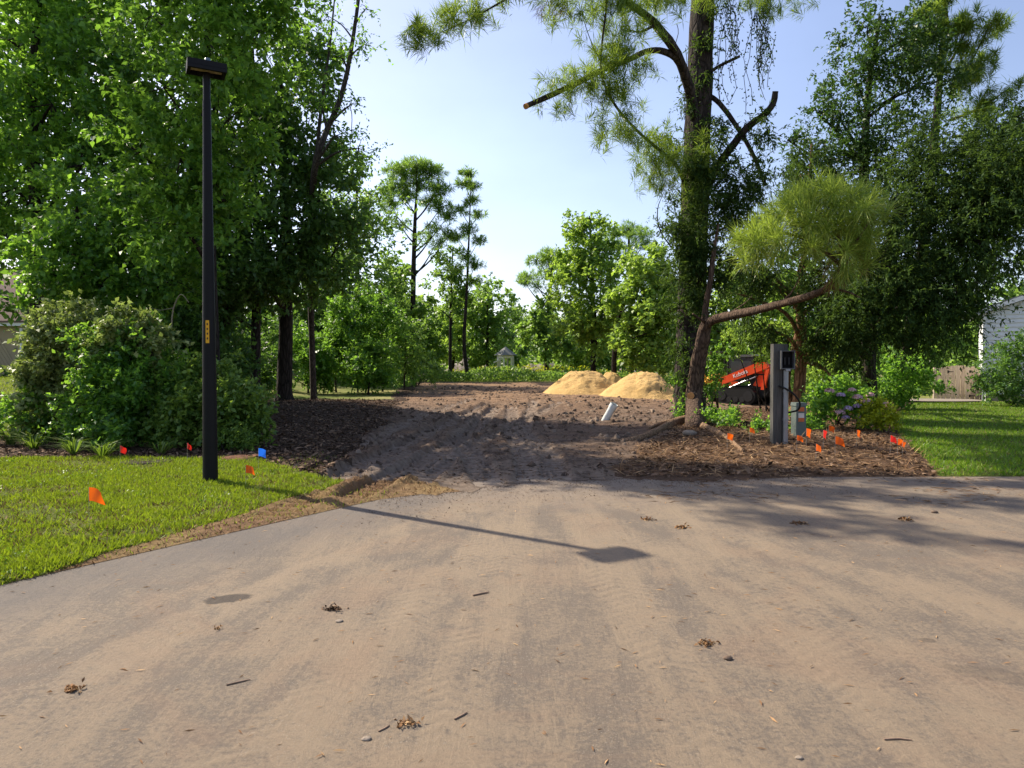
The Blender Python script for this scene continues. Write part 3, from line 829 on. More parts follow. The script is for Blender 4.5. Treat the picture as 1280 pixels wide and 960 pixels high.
tree('broadleaf_tree', 'big shadowed tree deep behind the left hedge, seen through gaps', 'tree',
     B(150, 28, 0.26, [(150, 380, 28, .22), (148, 200, 28, .18), (150, 20, 28, .1)]),
     [C(150, 60, 90, 27), C(60, 130, 95, 27.5), C(140, 220, 95, 26.5), C(40, 290, 80, 26.5), C(210, 330, 70, 26), C(110, 380, 70, 25.6), C(230, 130, 80, 26.5), C(250, 30, 70, 27), C(40, 20, 90, 27.5), C(260, 430, 50, 26), C(180, 440, 60, 25.5)],
     'leaf_deep', 'bark_dark', 3000, 7, 0.28, 0.18, 7, g_left, tl=0.55)
tree('broadleaf_tree', 'sparse leaning grey stemmed tree against the sky right of the dark wood', 'tree',
     B(392, 28, 0.13, [(388, 330, 26, .12), (393, 215, 22.7, .11), (408, 165, 22.5, .10), (425, 125, 22.3, .085), (437, 75, 22.2, .07), (448, 0, 22, .055), (455, -60, 22, .04)]),
     [C(455, 55, 16, 22, 1.8), C(428, 60, 16, 22.2, 1.6), C(440, 130, 16, 22), C(448, 185, 20, 22), C(418, 170, 18, 22.2), C(410, 20, 26, 22.6, 1.5), C(458, 10, 12, 21.8), C(392, 120, 26, 22.8)],
     'leaf_gum', 'bark_grey', 330, 7, 0.12, 0.06, 8, g_left, clump=0.55, hollow=0.2,
     extra_limbs=[[(*P(395, 205, 22.7), .07), (*P(402, 130, 22.9), .055), (*P(412, 60, 23), .04), (*P(420, -20, 23), .02)],
                  [(*P(437, 130, 22.2), .015), (*P(440, 150, 22), .012), (*P(436, 200, 22), .008)]])
tree('broadleaf_tree', 'mid green tree with a rounded edge where the wood meets the sky', 'tree',
     B(450, 51.0, 0.24, [(448, 400, 51.0, .2), (446, 300, 51.0, .15), (446, 230, 51.0, .07)]),
     [C(450, 250, 51.0, 50.0), C(470, 290, 49.0, 50.0), C(440, 300, 38, 49.5), C(478, 350.0, 30, 50.5), C(455, 355, 38, 49.6), C(432, 390, 51.0, 49.0), C(470, 395, 49.0, 50.0), C(425, 250.0, 30, 50.5), C(488, 375, 24, 51.0)],
     'leaf_far', 'bark_dark', 2000, 7, 0.26, 0.17, 9, g_left, tl=0.5)
tree('broadleaf_tree', 'leafy tree behind the yellow hydrangea clump at the far left margin', 'tree',
     B(-40, 28, 0.2, [(-40, 300, 28, .17), (-35, 120, 28, .1), (-30, 0, 28, .05)]),
     [C(-20, 60, 80, 27.5), C(-50, 170, 90, 28), C(-5, 240, 60, 27), C(-60, 290, 70, 28)],
     'leaf_gum', 'bark_dark', 1500, 8, 0.22, 0.14, 10, g_left)
# dark underwood behind the hedge
tree('understory_shrub', 'dark shaded understory shrub between the hedge and the trunks', 'shrub',
     B(235, 22, 0.05, [(236, 430, 22, .04), (238, 380, 22, .02)]),
     [C(200, 430, 50, 21.5), C(260, 440, 50, 22), C(285, 455, 34, 22.5), C(150, 410, 50, 21), C(240, 390, 45, 22.5)],
     'leaf_deep', 'bark_dark', 1700, 8, 0.17, 0.11, 11)

tree('understory_shrub', 'dark low thicket behind the thick trunk at the back of the mulch', 'shrub',
     B(320, 33, 0.05, [(320, 460, 33, .04), (322, 430, 33, .02)]),
     [C(290, 440, 34, 31), C(265, 455, 34, 31), C(328, 445, 30, 32.5), C(345, 465, 22, 33), C(305, 470, 26, 32), C(250, 420, 36, 31), C(335, 420, 26, 33)],
     'leaf_deep', 'bark_dark', 1100, 7, 0.20, 0.12, 12)
tree('understory_shrub', 'sunny yellow green bush showing between thick trunk and saplings', 'shrub',
     B(385, 36, 0.04, [(385, 470, 36, .03), (386, 450, 36, .02)]),
     [C(378, 458, 20, 36), C(395, 450, 20, 36.5), C(368, 440, 18, 36.5), C(405, 468, 16, 36), C(335, 462, 20, 36.5), C(352, 472, 14, 36), C(385, 425, 18, 37)],
     'leaf_bright', 'bark_dark', 800, 7, 0.18, 0.11, 13)
# ------------------------------------------------------------------ left bed shrubs
g_hedge = 'shrubs of the left planting bed'
def shrub(name, label, base_px, cl, leaf, ntw, lpt, L, W, seed, group=g_hedge, bark='bark_dark', tl=0.25, up=0.3, clump=0.36, stems=5, cat='shrub', foliage='foliage', hollow=0.5, d=None):
    rng = np.random.default_rng(seed)
    p = gp(*base_px)
    root = empty(name, p, label, cat, group)
    V = sprays(cl, ntw, lpt, L, W, rng, 0.1, up, tl, clump, hollow)
    keep = V.reshape(-1, 4, 3)
    gz = height(keep[:, 0, 0], keep[:, 0, 1], False)
    keep = keep[keep[:, :, 2].min(1) > gz + 0.01]
    raw_mesh(foliage, keep.reshape(-1, 3), 4, M[leaf], root)
    mb = MB()
    for i in range(stems):
        c = np.array(cl[i % len(cl)][:3])
        a = p + np.array([rng.normal() * 0.12, rng.normal() * 0.12, -0.05])
        mid = (a + c) / 2 + rng.normal(size=3) * 0.08
        mb.tube([a, mid, c], [0.03, 0.02, 0.01], 5)
    mb.build('stem', M[bark], root)
    return root

shrub('hedge_shrub', 'tall pale yellow leaved shrub at the left end of the hedge', (75, 552),
      [C(68, 415, 28, 15, 1.1), C(85, 450, 36, 15, 1.1), C(60, 470, 28, 15), C(95, 412, 26, 15.2), C(75, 520, 34, 14.8), C(105, 500, 30, 14.8), C(56, 445, 20, 15.2)],
      'leaf_pale', 2300, 8, 0.11, 0.068, 21)
shrub('hedge_shrub', 'broad glossy hedge shrub with cream tipped crown in the middle of the bed', (155, 555),
      [C(160, 435, 34, 14.4), C(130, 450, 38, 14.4), C(190, 455, 38, 14.4), C(150, 490, 48, 14), C(195, 510, 42, 14), C(120, 520, 38, 13.9), C(165, 535, 40, 13.7)],
      'leaf_gum', 2500, 8, 0.10, 0.066, 22)
shrub('hedge_shrub', 'pale tipped shrub growing through the top of the middle hedge shrub', (170, 553),
      [C(165, 410, 24, 14.2), C(190, 432, 22, 14.2), C(140, 428, 20, 14.2)],
      'leaf_pale', 520, 8, 0.11, 0.07, 23)
shrub('hedge_shrub', 'blue green shrub behind the lower part of the lamp post', (262, 560),
      [C(235, 490, 32, 14.2), C(260, 520, 36, 13.8), C(295, 505, 32, 14), C(305, 535, 30, 13.7), C(270, 480, 28, 14.4), C(225, 530, 28, 13.8), C(312, 512, 18, 14.0)],
      'leaf_blue', 1800, 8, 0.105, 0.064, 24)
shrub('hedge_shrub', 'small low blue green shrub right beside the lamp post foot', (292, 572),
      [C(290, 556, 17, 13.2, 0.7), C(312, 550, 14, 13.3, 0.7), C(275, 552, 13, 13.3, 0.8)],
      'leaf_blue', 300, 8, 0.06, 0.04, 25, stems=3)
r = shrub('hydrangea', 'cream flowered hydrangea at the left edge of the bed', (40, 548),
      [C(38, 520, 22, 14.6), C(20, 530, 20, 14.6), C(50, 538, 18, 14.4)], 'leaf_gum', 420, 7, 0.09, 0.06, 26, stems=4)
rng = np.random.default_rng(77)
def blossom(root, p, rad, mat, seed, flat=0.75):
    q = np.random.default_rng(seed)
    u = unit(q.standard_normal((70, 3))); u[:, 2] = np.abs(u[:, 2]) * 1.0 - 0.15
    pos = np.array(p) + u * rad * np.array([1, 1, flat])
    t = unit(np.cross(u, q.standard_normal((70, 3))))
    raw_mesh('flower_head', leaf_verts(pos - t * rad * 0.2, t, u, rad * 0.5, rad * 0.42, 0.1, 0.1, 0.5), 4, M[mat], root)
for i, (a, b) in enumerate(((22, 497), (36, 503), (30, 510))):
    blossom(r, P(a, b, 14.3), 0.16, 'leaf_pale', 300 + i)

def strap_clump(px, py, label, n, Ln, seed, mat='strap', group='strap leaved clumps along the mulch edge', w=0.026):
    q = np.random.default_rng(seed)
    p = gp(px, py)
    a = q.random(n) * 2 * math.pi
    out = np.stack([np.cos(a), np.sin(a), np.zeros(n)], 1)
    el = 0.5 + 0.5 * q.random((n, 1))
    D = unit(out * (1.05 - el * 0.6) + np.array([0, 0, 1.0]) * el)
    base = p + out * 0.07 * q.random((n, 1))
    L = Ln * (0.6 + 0.6 * q.random(n))
    root = empty('lily_clump', p, label, 'plant', group)
    # two-segment blades: upright lower half, drooping upper half
    mid = base + D * (L * 0.55)[:, None]
    D2 = unit(D + out * 0.9 - np.array([0, 0, 0.55]))
    S = unit(np.cross(D, np.array([0, 0, 1.0]) + 1e-3)) * w / 2
    tip = mid + D2 * (L * 0.6)[:, None]
    low = np.stack([base - S * 0.6, base + S * 0.6, mid + S, mid - S], 1)
    hi = np.stack([mid - S, mid + S, tip + S * 0.1, tip - S * 0.1], 1)
    V = np.concatenate([low, hi], 1).reshape(-1, 3)
    raw_mesh('foliage', V, 4, M[mat], root)
    return root
strap_clump(14, 556, 'strap leaved clump nearest the left margin of the bed', 70, 0.50, 31)
strap_clump(42, 562, 'strap leaved clump below the cream hydrangea', 80, 0.55, 32)
strap_clump(92, 568, 'strap leaved clump in front of the pale left shrub', 60, 0.48, 33)
strap_clump(128, 572, 'strap leaved clump just left of the near red flag', 60, 0.50, 34)
strap_clump(200, 568, 'strap leaved clump in shade between the two red flags', 44, 0.42, 35)

# dead pale branch hanging in the shade
p0, p1, p2, p3 = P(214, 410, 17), P(217, 385, 16.9), P(226, 368, 16.8), P(236, 378, 16.8)
o = MB().tube(curve_pts([(*p0, .02), (*p1, .022), (*p2, .018), (*p3, .006)])[:, :3], np.linspace(.022, .008, 13), 6).tube([P(217, 385, 16.9), P(200, 388, 17), P(186, 384, 17)], [.014, .01, .005], 5).build('dead_branch', M['dead_twig'])
tag(o, 'bare grey dead branch hooked in the shade above the hedge', 'branch')

# ------------------------------------------------------------------ street lamp
lp = gp(263, 602)
lb = np.array([lp[0], lp[1], lp[2]])
HL = P(261, 78, lp[1])[2] - lp[2]
lamp = empty('street_lamp', lb, 'tall black lamp post with a flat box head on the left lawn', 'lamp post')
MB().tube([lb + (0, 0, -0.1), lb + (0, 0, 2.0), lb + (0, 0, 4.2), lb + (0, 0, HL - 0.52)], [0.101, 0.086, 0.060, 0.052], 20).build('pole', M['black_metal'], lamp)
MB().tube([lb + (0, 0, HL - 0.525), lb + (0, 0, HL - 0.15)], [0.047, 0.047], 18).build('tenon_sleeve', M['black_metal'], lamp)
yaw = R(28)
ca, sa = math.cos(yaw), math.sin(yaw)
hc = lb + np.array([0.02, -0.05, HL - 0.1])
head = MB()
Lh, Wh, Th = 0.245, 0.155, 0.062
prof = [(-Wh, -0.02), (-Wh, 0.05), (-Wh + 0.04, Th), (Wh - 0.06, Th), (Wh, 0.02), (Wh, -0.02)]
def hp(u, v, w):
    return hc + np.array([u * ca - v * sa, u * sa + v * ca, 0]) * np.array([1, 1, 1]) + np.array([0, 0, w])
rows = []
for u in (-Lh, Lh):
    rows += [hp(u, v, w) for v, w in prof]
n = len(prof)
head.add(rows, [tuple(range(n - 1, -1, -1)), tuple(range(n, 2 * n))] + [(i, (i + 1) % n, n + (i + 1) % n, n + i) for i in range(n)])
hd = head.build('lamp_head', M['black_metal'], lamp)
# rim round the LED panel
for (u, v, lu, lv) in ((0, -Wh + 0.022, 2 * Lh, 0.04), (0, Wh - 0.022, 2 * Lh, 0.04), (-Lh + 0.022, 0, 0.04, 2 * Wh - 0.09), (Lh - 0.022, 0, 0.04, 2 * Wh - 0.09)):
    MB().box(hp(u, v, -0.045), (lu, lv, 0.046), rz=yaw).build('bezel', M['black_metal'], hd).location = (0, 0, 0)
MB().box(hp(0, -0.04, -0.030), (2 * Lh - 0.10, 0.17, 0.018), rz=yaw).build('led_panel', M['lens'], hd)
MB().box(hp(0, 0.09, -0.05), (0.2, 0.08, 0.05), rz=yaw).build('slipfitter', M['black_metal'], hd)
MB().tube([hp(0.02, 0.02, Th - 0.004), hp(0.02, 0.02, Th + 0.03), hp(0.02, 0.02, Th + 0.075), hp(0.02, 0.02, Th + 0.085)], [0.045, 0.042, 0.040, 0.02], 14).build('photocell', M['photocell'], hd)
tz = P(262, 415, lb[1])[2]
tg = MB()
for i in range(5):
    a0, a1 = R(-95 + i * 6), R(-95 + (i + 1) * 6)
    rr = 0.0905
    tg.add([lb + (rr * math.cos(a), rr * math.sin(a), z - lb[2]) for z in (tz - 0.155, tz + 0.155) for a in (a0, a1)], [(0, 1, 3, 2)])
tg.build('pole_tag', M['yellow_tag'], lamp)
for k in range(4):
    ink = MB()
    zz = tz + 0.105 - k * 0.065
    a0, a1 = R(-86), R(-74)
    rr = 0.0915
    ink.add([lb + (rr * math.cos(a), rr * math.sin(a), z - lb[2]) for z in (zz - 0.016, zz + 0.012) for a in (a0, a1)], [(0, 1, 3, 2)])
    ink.build('tag_print', M['ink'], lamp)

# ------------------------------------------------------------------ survey flags
def flag(px, py, h, mat, label, seed, size=0.115, tilt=0.0, dist=None):
    q = np.random.default_rng(seed)
    # flag centre at px,py with its wire foot on the ground h below
    best = None
    for d in np.arange(5.5, 20, 0.05):
        p = P(px, py, d)
        e = abs(p[2] - (hz(p[0], p[1]) + h))
        if best is None or e < best[0]: best = (e, p)
    p = best[1]
    g = np.array([p[0] - tilt * h, p[1], hz(p[0], p[1], True)])
    root = empty('survey_flag', g, label, 'flag', 'survey marking flags')
    topp = np.array([p[0], p[1], p[2] + size * 0.45])
    MB().tube([g - (0, 0, 0.05), (g + topp) / 2, topp], [0.0022] * 3, 5).build('wire', M['steel'], root)
    a = q.random() * 1.6 - 0.8
    dirx = np.array([math.cos(a), math.sin(a), 0])
    nrm = np.array([-math.sin(a), math.cos(a), 0])
    nu, nv = 7, 5
    V = []
    ph = q.random() * 6
    for j in range(nv):
        for i in range(nu):
            u, v = i / (nu - 1), j / (nv - 1)
            drop = -0.35 * u * u * size
            V.append(topp + dirx * (u * size * 1.15 * (0.85 + 0.1 * math.sin(ph + v * 2))) + nrm * (0.022 * math.sin(ph + u * 5 + v * 2.5) * u) + np.array([0, 0, -v * size * 0.95 + drop]))
    Fs = [(j * nu + i, j * nu + i + 1, (j + 1) * nu + i + 1, (j + 1) * nu + i) for j in range(nv - 1) for i in range(nu - 1)]
    MB().add(V, Fs, True).build('flag_cloth', M[mat], root)
    return root
flag(111, 617, 0.34, 'flag_orange', 'orange flag nearest the camera, alone on the left lawn', 1, 0.14)
flag(150, 561, 0.28, 'flag_red', 'red flag on the mulch edge left of the round ground lid', 2)
flag(234, 557, 0.30, 'flag_red', 'red flag in hedge shade just left of the lamp post', 3, 0.10)
flag(323, 565, 0.30, 'flag_blue', 'blue flag right of the lamp post, the only blue one', 4, 0.125)
flag(307, 586, 0.24, 'flag_orange', 'orange flag on the grass between the lamp post and the blue flag', 5, 0.11)
flag(909, 545, 0.28, 'flag_orange', 'orange flag leftmost of the right bed, nearest the pine trunk', 6)
flag(937, 537, 0.28, 'flag_orange', 'orange flag left of the grey meter post', 7, 0.10)
flag(996, 547, 0.26, 'flag_orange', 'orange flag close in front of the grey utility pedestal', 8, 0.10)
flag(1008, 540, 0.30, 'flag_orange', 'orange flag touching the right side of the utility pedestal', 9, 0.15)
flag(1029, 542, 0.30, 'flag_red', 'red orange flag below the hydrangea leaves, in the middle of the flag cluster', 10, 0.14)
flag(1036, 535, 0.28, 'flag_orange', 'orange flag highest of the cluster, against the hydrangea', 11, 0.11)
flag(1044, 550, 0.28, 'flag_orange', 'orange flag right of the cluster, below the purple blossoms', 12, 0.14)
flag(1020, 559, 0.24, 'flag_orange', 'orange flag lowest of the cluster, toward the road', 13, 0.12)
flag(1071, 541, 0.28, 'flag_orange', 'orange flag alone in front of the hydrangea, left of the yellow shrub', 14, 0.12)
flag(1113, 548, 0.30, 'flag_red', 'bright red flag at the bed edge beside the right lawn', 15, 0.12)
flag(1122, 552, 0.26, 'flag_orange', 'orange flag right next to the bright red flag by the lawn', 16, 0.11)
flag(1128, 555, 0.24, 'flag_orange', 'orange flag rightmost of all, just inside the right lawn', 17, 0.09)

# round lid in the lawn
lc = gp(184, 578)
root = empty('ground_lid', lc, 'round brown utility lid set flush in the lawn edge', 'utility lid')
MB().tube([lc + (0, 0, -0.06), lc + (0, 0, 0.012), lc + (0, 0, 0.018)], [0.40, 0.40, 0.385], 28).build('lid', M['lid'], root)
ring = MB()
for k in range(3):
    rr = 0.12 + 0.09 * k
    for i in range(24):
        a0, a1 = i * math.pi / 12, (i + 0.8) * math.pi / 12
        ring.add([lc + (r_ * math.cos(a), r_ * math.sin(a), 0.024) for r_ in (rr, rr + 0.035) for a in (a0, a1)], [(0, 2, 3, 1)])
ring.build('cast_ribs', M['lid'], root)

# ------------------------------------------------------------------ the big pine
def tufts(points, dirs, n, L, W, rng, spread=0.75, droop=0.18):
    k = len(points)
    pts = np.repeat(np.array(points), n, 0); dd = np.repeat(np.array(dirs), n, 0)
    back = rng.random((len(pts), 1)) ** 1.3 * 0.32
    pos = pts - dd * back
    D = unit(dd * (0.35 + 0.55 * rng.random((len(pts), 1))) + unit(rng.standard_normal(pos.shape)) * spread)
    ll = L * (0.7 + 0.5 * rng.random(len(pos)))
    N = unit(np.array([0, 0, 1.0]) + 0.3 * rng.standard_normal(pos.shape))
    return leaf_verts(pos, D, N, ll, W, 0.0, droop, 0.4)

def PT(*rows):      # rows px,py,d,r -> world control points
    return [(*P(a, b, d), r) for a, b, d, r in rows]

DP = 20.3
pb = P(864, 528, DP); pb[2] = hz(pb[0], DP)
pine = empty('pine_tree', pb, 'big old pine with dark vine wrapped trunk and cut limbs right of the lot', 'tree')
tp = curve_pts(flare([(pb[0], pb[1], pb[2], 0.40)] + PT((862, 470, DP, .385), (866, 370, DP, .36), (869, 250, DP, .345), (874, 130, DP, .32), (879, 0, DP, .29), (884, -160, DP, .22), (888, -330, DP, .1)), 1.18, 1.08))
MB().tube(tp[:, :3], tp[:, 3], 18, 0.05, 3).build('trunk', M['bark_pine'], pine)
limbs = [
    PT((868, 150, 20.2, 0.160), (861, 110, 19.6, 0.152), (846, 68, 18.9, 0.136), (824, 36, 18.2, 0.120), (800, 14, 17.6, 0.096), (760, -12, 17, 0.072), (700, -35, 16.4, 0.048), (640, -5, 16, 0.028), (592, 22, 15.8, 0.016), (548, 42, 15.7, 0.008)),
    PT((856, 92, 19.4, 0.088), (844, 72, 18.9, 0.084), (824, 63, 18.6, 0.080), (806, 65, 18.3, 0.072), (787, 74, 18, 0.068), (760, 84, 17.8, 0.068), (734, 97, 17.6, 0.068), (712, 108, 17.4, 0.068), (691, 118, 17.2, 0.068), (659, 132, 17, 0.060)),
    PT((880, 250, 20.3, 0.128), (892, 215, 20, 0.124), (914, 184, 19.7, 0.116), (933, 160, 19.4, 0.104), (953, 145, 19.2, 0.092), (966, 130, 19.1, 0.088), (969, 114, 19, 0.080)),
    PT((885, 92, 20.1, 0.056), (900, 82, 19.9, 0.048), (925, 70, 19.7, 0.040)),
    PT((884, 118, 20.3, 0.072), (900, 130, 20.1, 0.068), (922, 160, 20, 0.064), (942, 195, 19.9, 0.056), (957, 232, 19.8, 0.048)),
    PT((862, 246, 20.2, 0.072), (846, 208, 19.6, 0.056), (820, 184, 18.8, 0.044), (795, 162, 18.2, 0.036), (768, 130, 17.7, 0.032), (752, 92, 17.3, 0.028), (753, 50, 17, 0.024), (758, 5, 17, 0.024), (752, -30, 17, 0.016)),
    PT((820, 30, 18, 0.048), (800, 40, 17.6, 0.024), (780, 35, 17.4, 0.012)),
    PT((751, 78, 17.2, 0.016), (738, 50, 17, 0.011), (728, 20, 17, 0.007)),
    PT((870, 330, 20.1, 0.048), (850, 320, 19.8, 0.024), (826, 290, 19.6, 0.016), (822, 262, 19.6, 0.012), (830, 240, 19.6, 0.006)),
    PT((866, 390, 20, 0.040), (850, 385, 19.8, 0.024), (835, 388, 19.6, 0.016)),
    PT((876, 300, 20, 0.048), (905, 285, 19.6, 0.032), (935, 270, 19.2, 0.016)),
]
for k, c in enumerate(limbs):
    q = curve_pts(c)
    MB().tube(q[:, :3], q[:, 3], 9, 0.07, 40 + k).build('limb', M['bark_pine'], pine)
for a, b, d, r in ((658.5, 132.3, 17, 0.07),):
    p = P(a, b, d); q = P(a - 2, b + 1, d - 0.03)
    MB().tube([p, q], [r, r * 0.98], 10).build('cut_face', M['cut_wood'], pine)
rng = np.random.default_rng(5)
tp_pts, tp_dirs = [], []
def tuft_at(px, py, d, k=3, s=14):
    for _ in range(int(k * 2.1)):
        p = P(px + rng.normal() * s, py + rng.normal() * s * 0.7, d + rng.normal() * 0.3)
        tp_pts.append(p); tp_dirs.append(unit(np.array([rng.normal() * 0.6 - 0.25, rng.normal() * 0.5 - 0.3, 0.35 + rng.normal() * 0.45])))
for a, b, d, k in ((535, 42, 15.6, 6), (522, 48, 15.6, 3), (556, 30, 15.7, 6), (575, 14, 15.8, 5), (600, 10, 15.9, 4), (640, -5, 16, 4), (690, 0, 16.4, 4), (715, 10, 16.6, 4), (745, 5, 16.8, 4), (770, 8, 17, 6), (790, 0, 17.2, 6), (812, 8, 17.6, 6), (830, -5, 18, 6), (770, 30, 17.1, 4),
                   (792, 45, 17.5, 3), (706, 108, 17.1, 5), (722, 97, 17.3, 5), (738, 88, 17.2, 4), (696, 124, 17, 3), (762, 82, 17.4, 6), (780, 70, 17.6, 5), (796, 78, 17.8, 3), (744, 62, 17, 3), (765, 60, 17.2, 4), (775, 95, 17.4, 3),
                   (756, 108, 17.2, 5), (768, 118, 17.3, 5), (780, 140, 17.6, 5), (760, 160, 17.4, 4), (775, 168, 17.5, 3), (795, 160, 17.9, 5), (808, 176, 18.2, 5), (822, 190, 18.6, 6), (812, 205, 18.5, 5), (838, 200, 19, 6), (850, 215, 19.4, 5), (868, 194, 19.2, 5), (842, 232, 19.3, 4), (824, 225, 18.9, 4),
                   (945, 8, 19.5, 4), (968, 2, 19.5, 4), (985, -4, 19.5, 3), (900, -10, 19.8, 5), (855, -10, 18.6, 6), (720, -25, 16.6, 5), (660, -20, 16.2, 4)):
    tuft_at(a, b, d, k)
for a, b, d in ((860, -60, 19), (900, -80, 20), (940, -60, 20), (820, -70, 18), (780, -60, 17), (870, -150, 20), (920, -160, 20), (830, -160, 19), (880, -250, 20)):
    tuft_at(a, b, d, 4, 30)
raw_mesh('needles', tufts(tp_pts, tp_dirs, 60, 0.31, 0.0165, rng), 4, M['needle'], pine)
dp, dd = [], []
for a, b, d in ((690, 12, 16.4), (672, 18, 16.2), (825, 205, 18.6), (842, 226, 19.2), (700, 15, 16.5)):
    for _ in range(2):
        dp.append(P(a + rng.normal() * 8, b + rng.normal() * 6, d)); dd.append(unit(np.array([rng.normal() * .4, rng.normal() * .4, -1.0])))
raw_mesh('dead_needles', tufts(dp, dd, 40, 0.26, 0.009, rng), 4, M['needle_dead'], pine)
# feathery dark growth clothing the trunk and limbs
cl = [C(905, 255, 36, 19.6), C(930, 225, 26, 19.4), C(870, 275, 36, 19.4), C(848, 300, 26, 19.6), C(915, 305, 30, 19.4), C(945, 270, 26, 19.2), C(890, 180, 26, 19.7), C(872, 215, 30, 19.5), C(905, 215, 22, 19.6), C(940, 175, 18, 19.4), C(858, 355, 22, 19.6), C(850, 390, 22, 19.7), C(845, 335, 18, 19.6), C(840, 170, 18, 19.5), C(952, 215, 18, 19.3), C(955, 150, 12, 19), C(880, 330, 24, 19.5), C(868, 130, 14, 19.9), C(895, 340, 20, 19.3), C(872, 60, 12, 19.8), C(876, 95, 14, 19.8), C(886, 30, 12, 19.9), C(850, 430, 16, 19.7), C(856, 460, 12, 19.7), C(884, 385, 16, 19.5), C(862, 320, 22, 19.6)]
raw_mesh('clinging_foliage', sprays(cl, 3200, 9, 0.13, 0.038, rng, 0.3, 0.0, 0.42, 0.4, 0.15), 4, M['leaf_cedar'], pine)
# hanging vine curtain right of the trunk
VV2, vt = [], MB()
for i in range(30):
    a = 898 + rng.random() * 66
    b0 = -20 + rng.random() * 40
    ln = 60 + rng.random() * 110 * (1 - abs(a - 925) / 60)
    d = 19.3 + rng.random() * 0.7
    pts = [P(a + math.sin(k * (0.6 + 0.3 * (i % 4)) + i) * 6.0 + rng.normal() * 2, b0 + ln * k / 6, d) for k in range(7)]
    vt.tube(pts, [0.008] * 7, 4, cap=False)
    k = rng.integers(0, 6, 34)
    t = rng.random((34, 1))
    pa = np.array(pts)
    pos = pa[k] + (pa[k + 1] - pa[k]) * t
    pos = pos + rng.standard_normal(pos.shape) * 0.05 * rng.random((34, 1)) * 2
    VV2.append(leaf_verts(pos, rng.standard_normal((34, 3)) + np.array([0, 0, -0.7]), rng.standard_normal((34, 3)), 0.075, 0.045))
for a, b0, b1, d in ((857, 60, 150, 19.6), (855, 120, 190, 19.6), (862, 40, 75, 19.2), (846, 30, 60, 18.8)):
    vt.tube([P(a + math.sin(k) * 2, b0 + (b1 - b0) * k / 5, d) for k in range(6)], [0.009] * 6, 4, cap=False)
vt.build('vine_stem', M['bark_grey'], pine)
raw_mesh('vine_leaves', np.vstack(VV2), 4, M['leaf_cedar'], pine)
# low leafy suckers at the foot
cl = [C(848, 505, 13, 19.6), C(885, 500, 17, 19.4), C(895, 475, 14, 19.4), C(900, 520, 18, 19), C(852, 480, 9, 19.8), C(893, 450, 11, 19.4)]
raw_mesh('sucker_leaves', sprays(cl, 330, 7, 0.08, 0.05, rng, 0.1, 0.3, 0.2, 0.4, 0.2), 4, M['leaf_gum'], pine)
# exposed roots
for k, c in enumerate([[(858, 528, .14), (838, 534, .11), (815, 545, .085), (790, 551, .06), (762, 552, .03)], [(878, 534, .10), (905, 548, .06), (930, 566, .035)], [(846, 528, .10), (826, 532, .06), (812, 538, .04)]]):
    rows = []
    for a, b, r_ in c:
        g = gp(a, b); rows.append((g[0], g[1], g[2] + r_ * 0.45, r_))
    q = curve_pts(rows)
    MB().tube(q[:, :3], q[:, 3], 8, 0.1, 60 + k).build('root', M['root'], pine)

# ------------------------------------------------------------------ young leaning pine with the bright tuft
yb = gp(869, 533)
yp = empty('young_pine', yb, 'young forked pine whose low bough holds a bright needle mop over the bed', 'tree')
q = curve_pts(flare([(yb[0], yb[1], yb[2], 0.215)] + PT((867, 495, 19.3, .205), (871, 460, 19.2, .195), (877, 430, 19, .175), (882, 405, 18.9, .15)), 1.25, 1.12))
MB().tube(q[:, :3], q[:, 3], 14, 0.07, 9).build('trunk', M['bark_young'], yp)
q = curve_pts(PT((880, 412, 18.9, .13), (888, 402, 18.7, .125), (905, 396, 18.1, .115), (940, 389, 17, .10), (975, 380, 15.9, .088), (1005, 372, 15, .078), (1030, 362, 14.3, .07), (1048, 345, 13.9, .06), (1052, 315, 13.7, .045), (1045, 285, 13.6, .03)))
MB().tube(q[:, :3], q[:, 3], 10, 0.07, 10).build('limb', M['bark_young'], yp)
q = curve_pts(PT((881, 412, 18.9, .11), (882, 385, 18.9, .085), (888, 350, 18.8, .07), (893, 310, 18.8, .05), (898, 280, 18.8, .03)))
MB().tube(q[:, :3], q[:, 3], 9, 0.07, 11).build('limb', M['bark_young'], yp)
for c in (PT((975, 380, 15.9, .035), (990, 365, 15.7, .02), (1000, 345, 15.5, .01)), PT((1050, 330, 13.8, .04), (1010, 300, 13.7, .03), (960, 290, 13.8, .02), (925, 300, 13.9, .012)), PT((1050, 325, 13.8, .035), (1075, 295, 13.6, .025), (1095, 260, 13.5, .012)), PT((1046, 290, 13.6, .03), (1020, 262, 13.6, .02), (1000, 248, 13.6, .012)), PT((884, 405, 18.8, .05), (874, 398, 18.6, .03), (866, 392, 18.5, .02)), PT((1040, 360, 14.1, .03), (1060, 365, 13.8, .02), (1075, 372, 13.6, .01)),
          PT((905, 396, 18.1, .03), (930, 380, 17.6, .015), (940, 370, 17.4, .008))):
    q = curve_pts(c)
    MB().tube(q[:, :3], q[:, 3], 6, 0.06, 12).build('branchlet', M['bark_young'], yp)
ctr = P(864, 495, 18.98)
dv = unit(np.array([-0.45, -1.0, 0.1]))
MB().tube([ctr + dv * -0.12, ctr + dv * 0.05], [0.115, 0.10], 12).build('cut_stub', M['bark_young'], yp)
MB().tube([ctr + dv * 0.05, ctr + dv * 0.056], [0.094, 0.092], 12).build('cut_face', M['cut_wood'], yp)
tp_pts, tp_dirs = [], []
cen = P(1045, 320, 13.8)
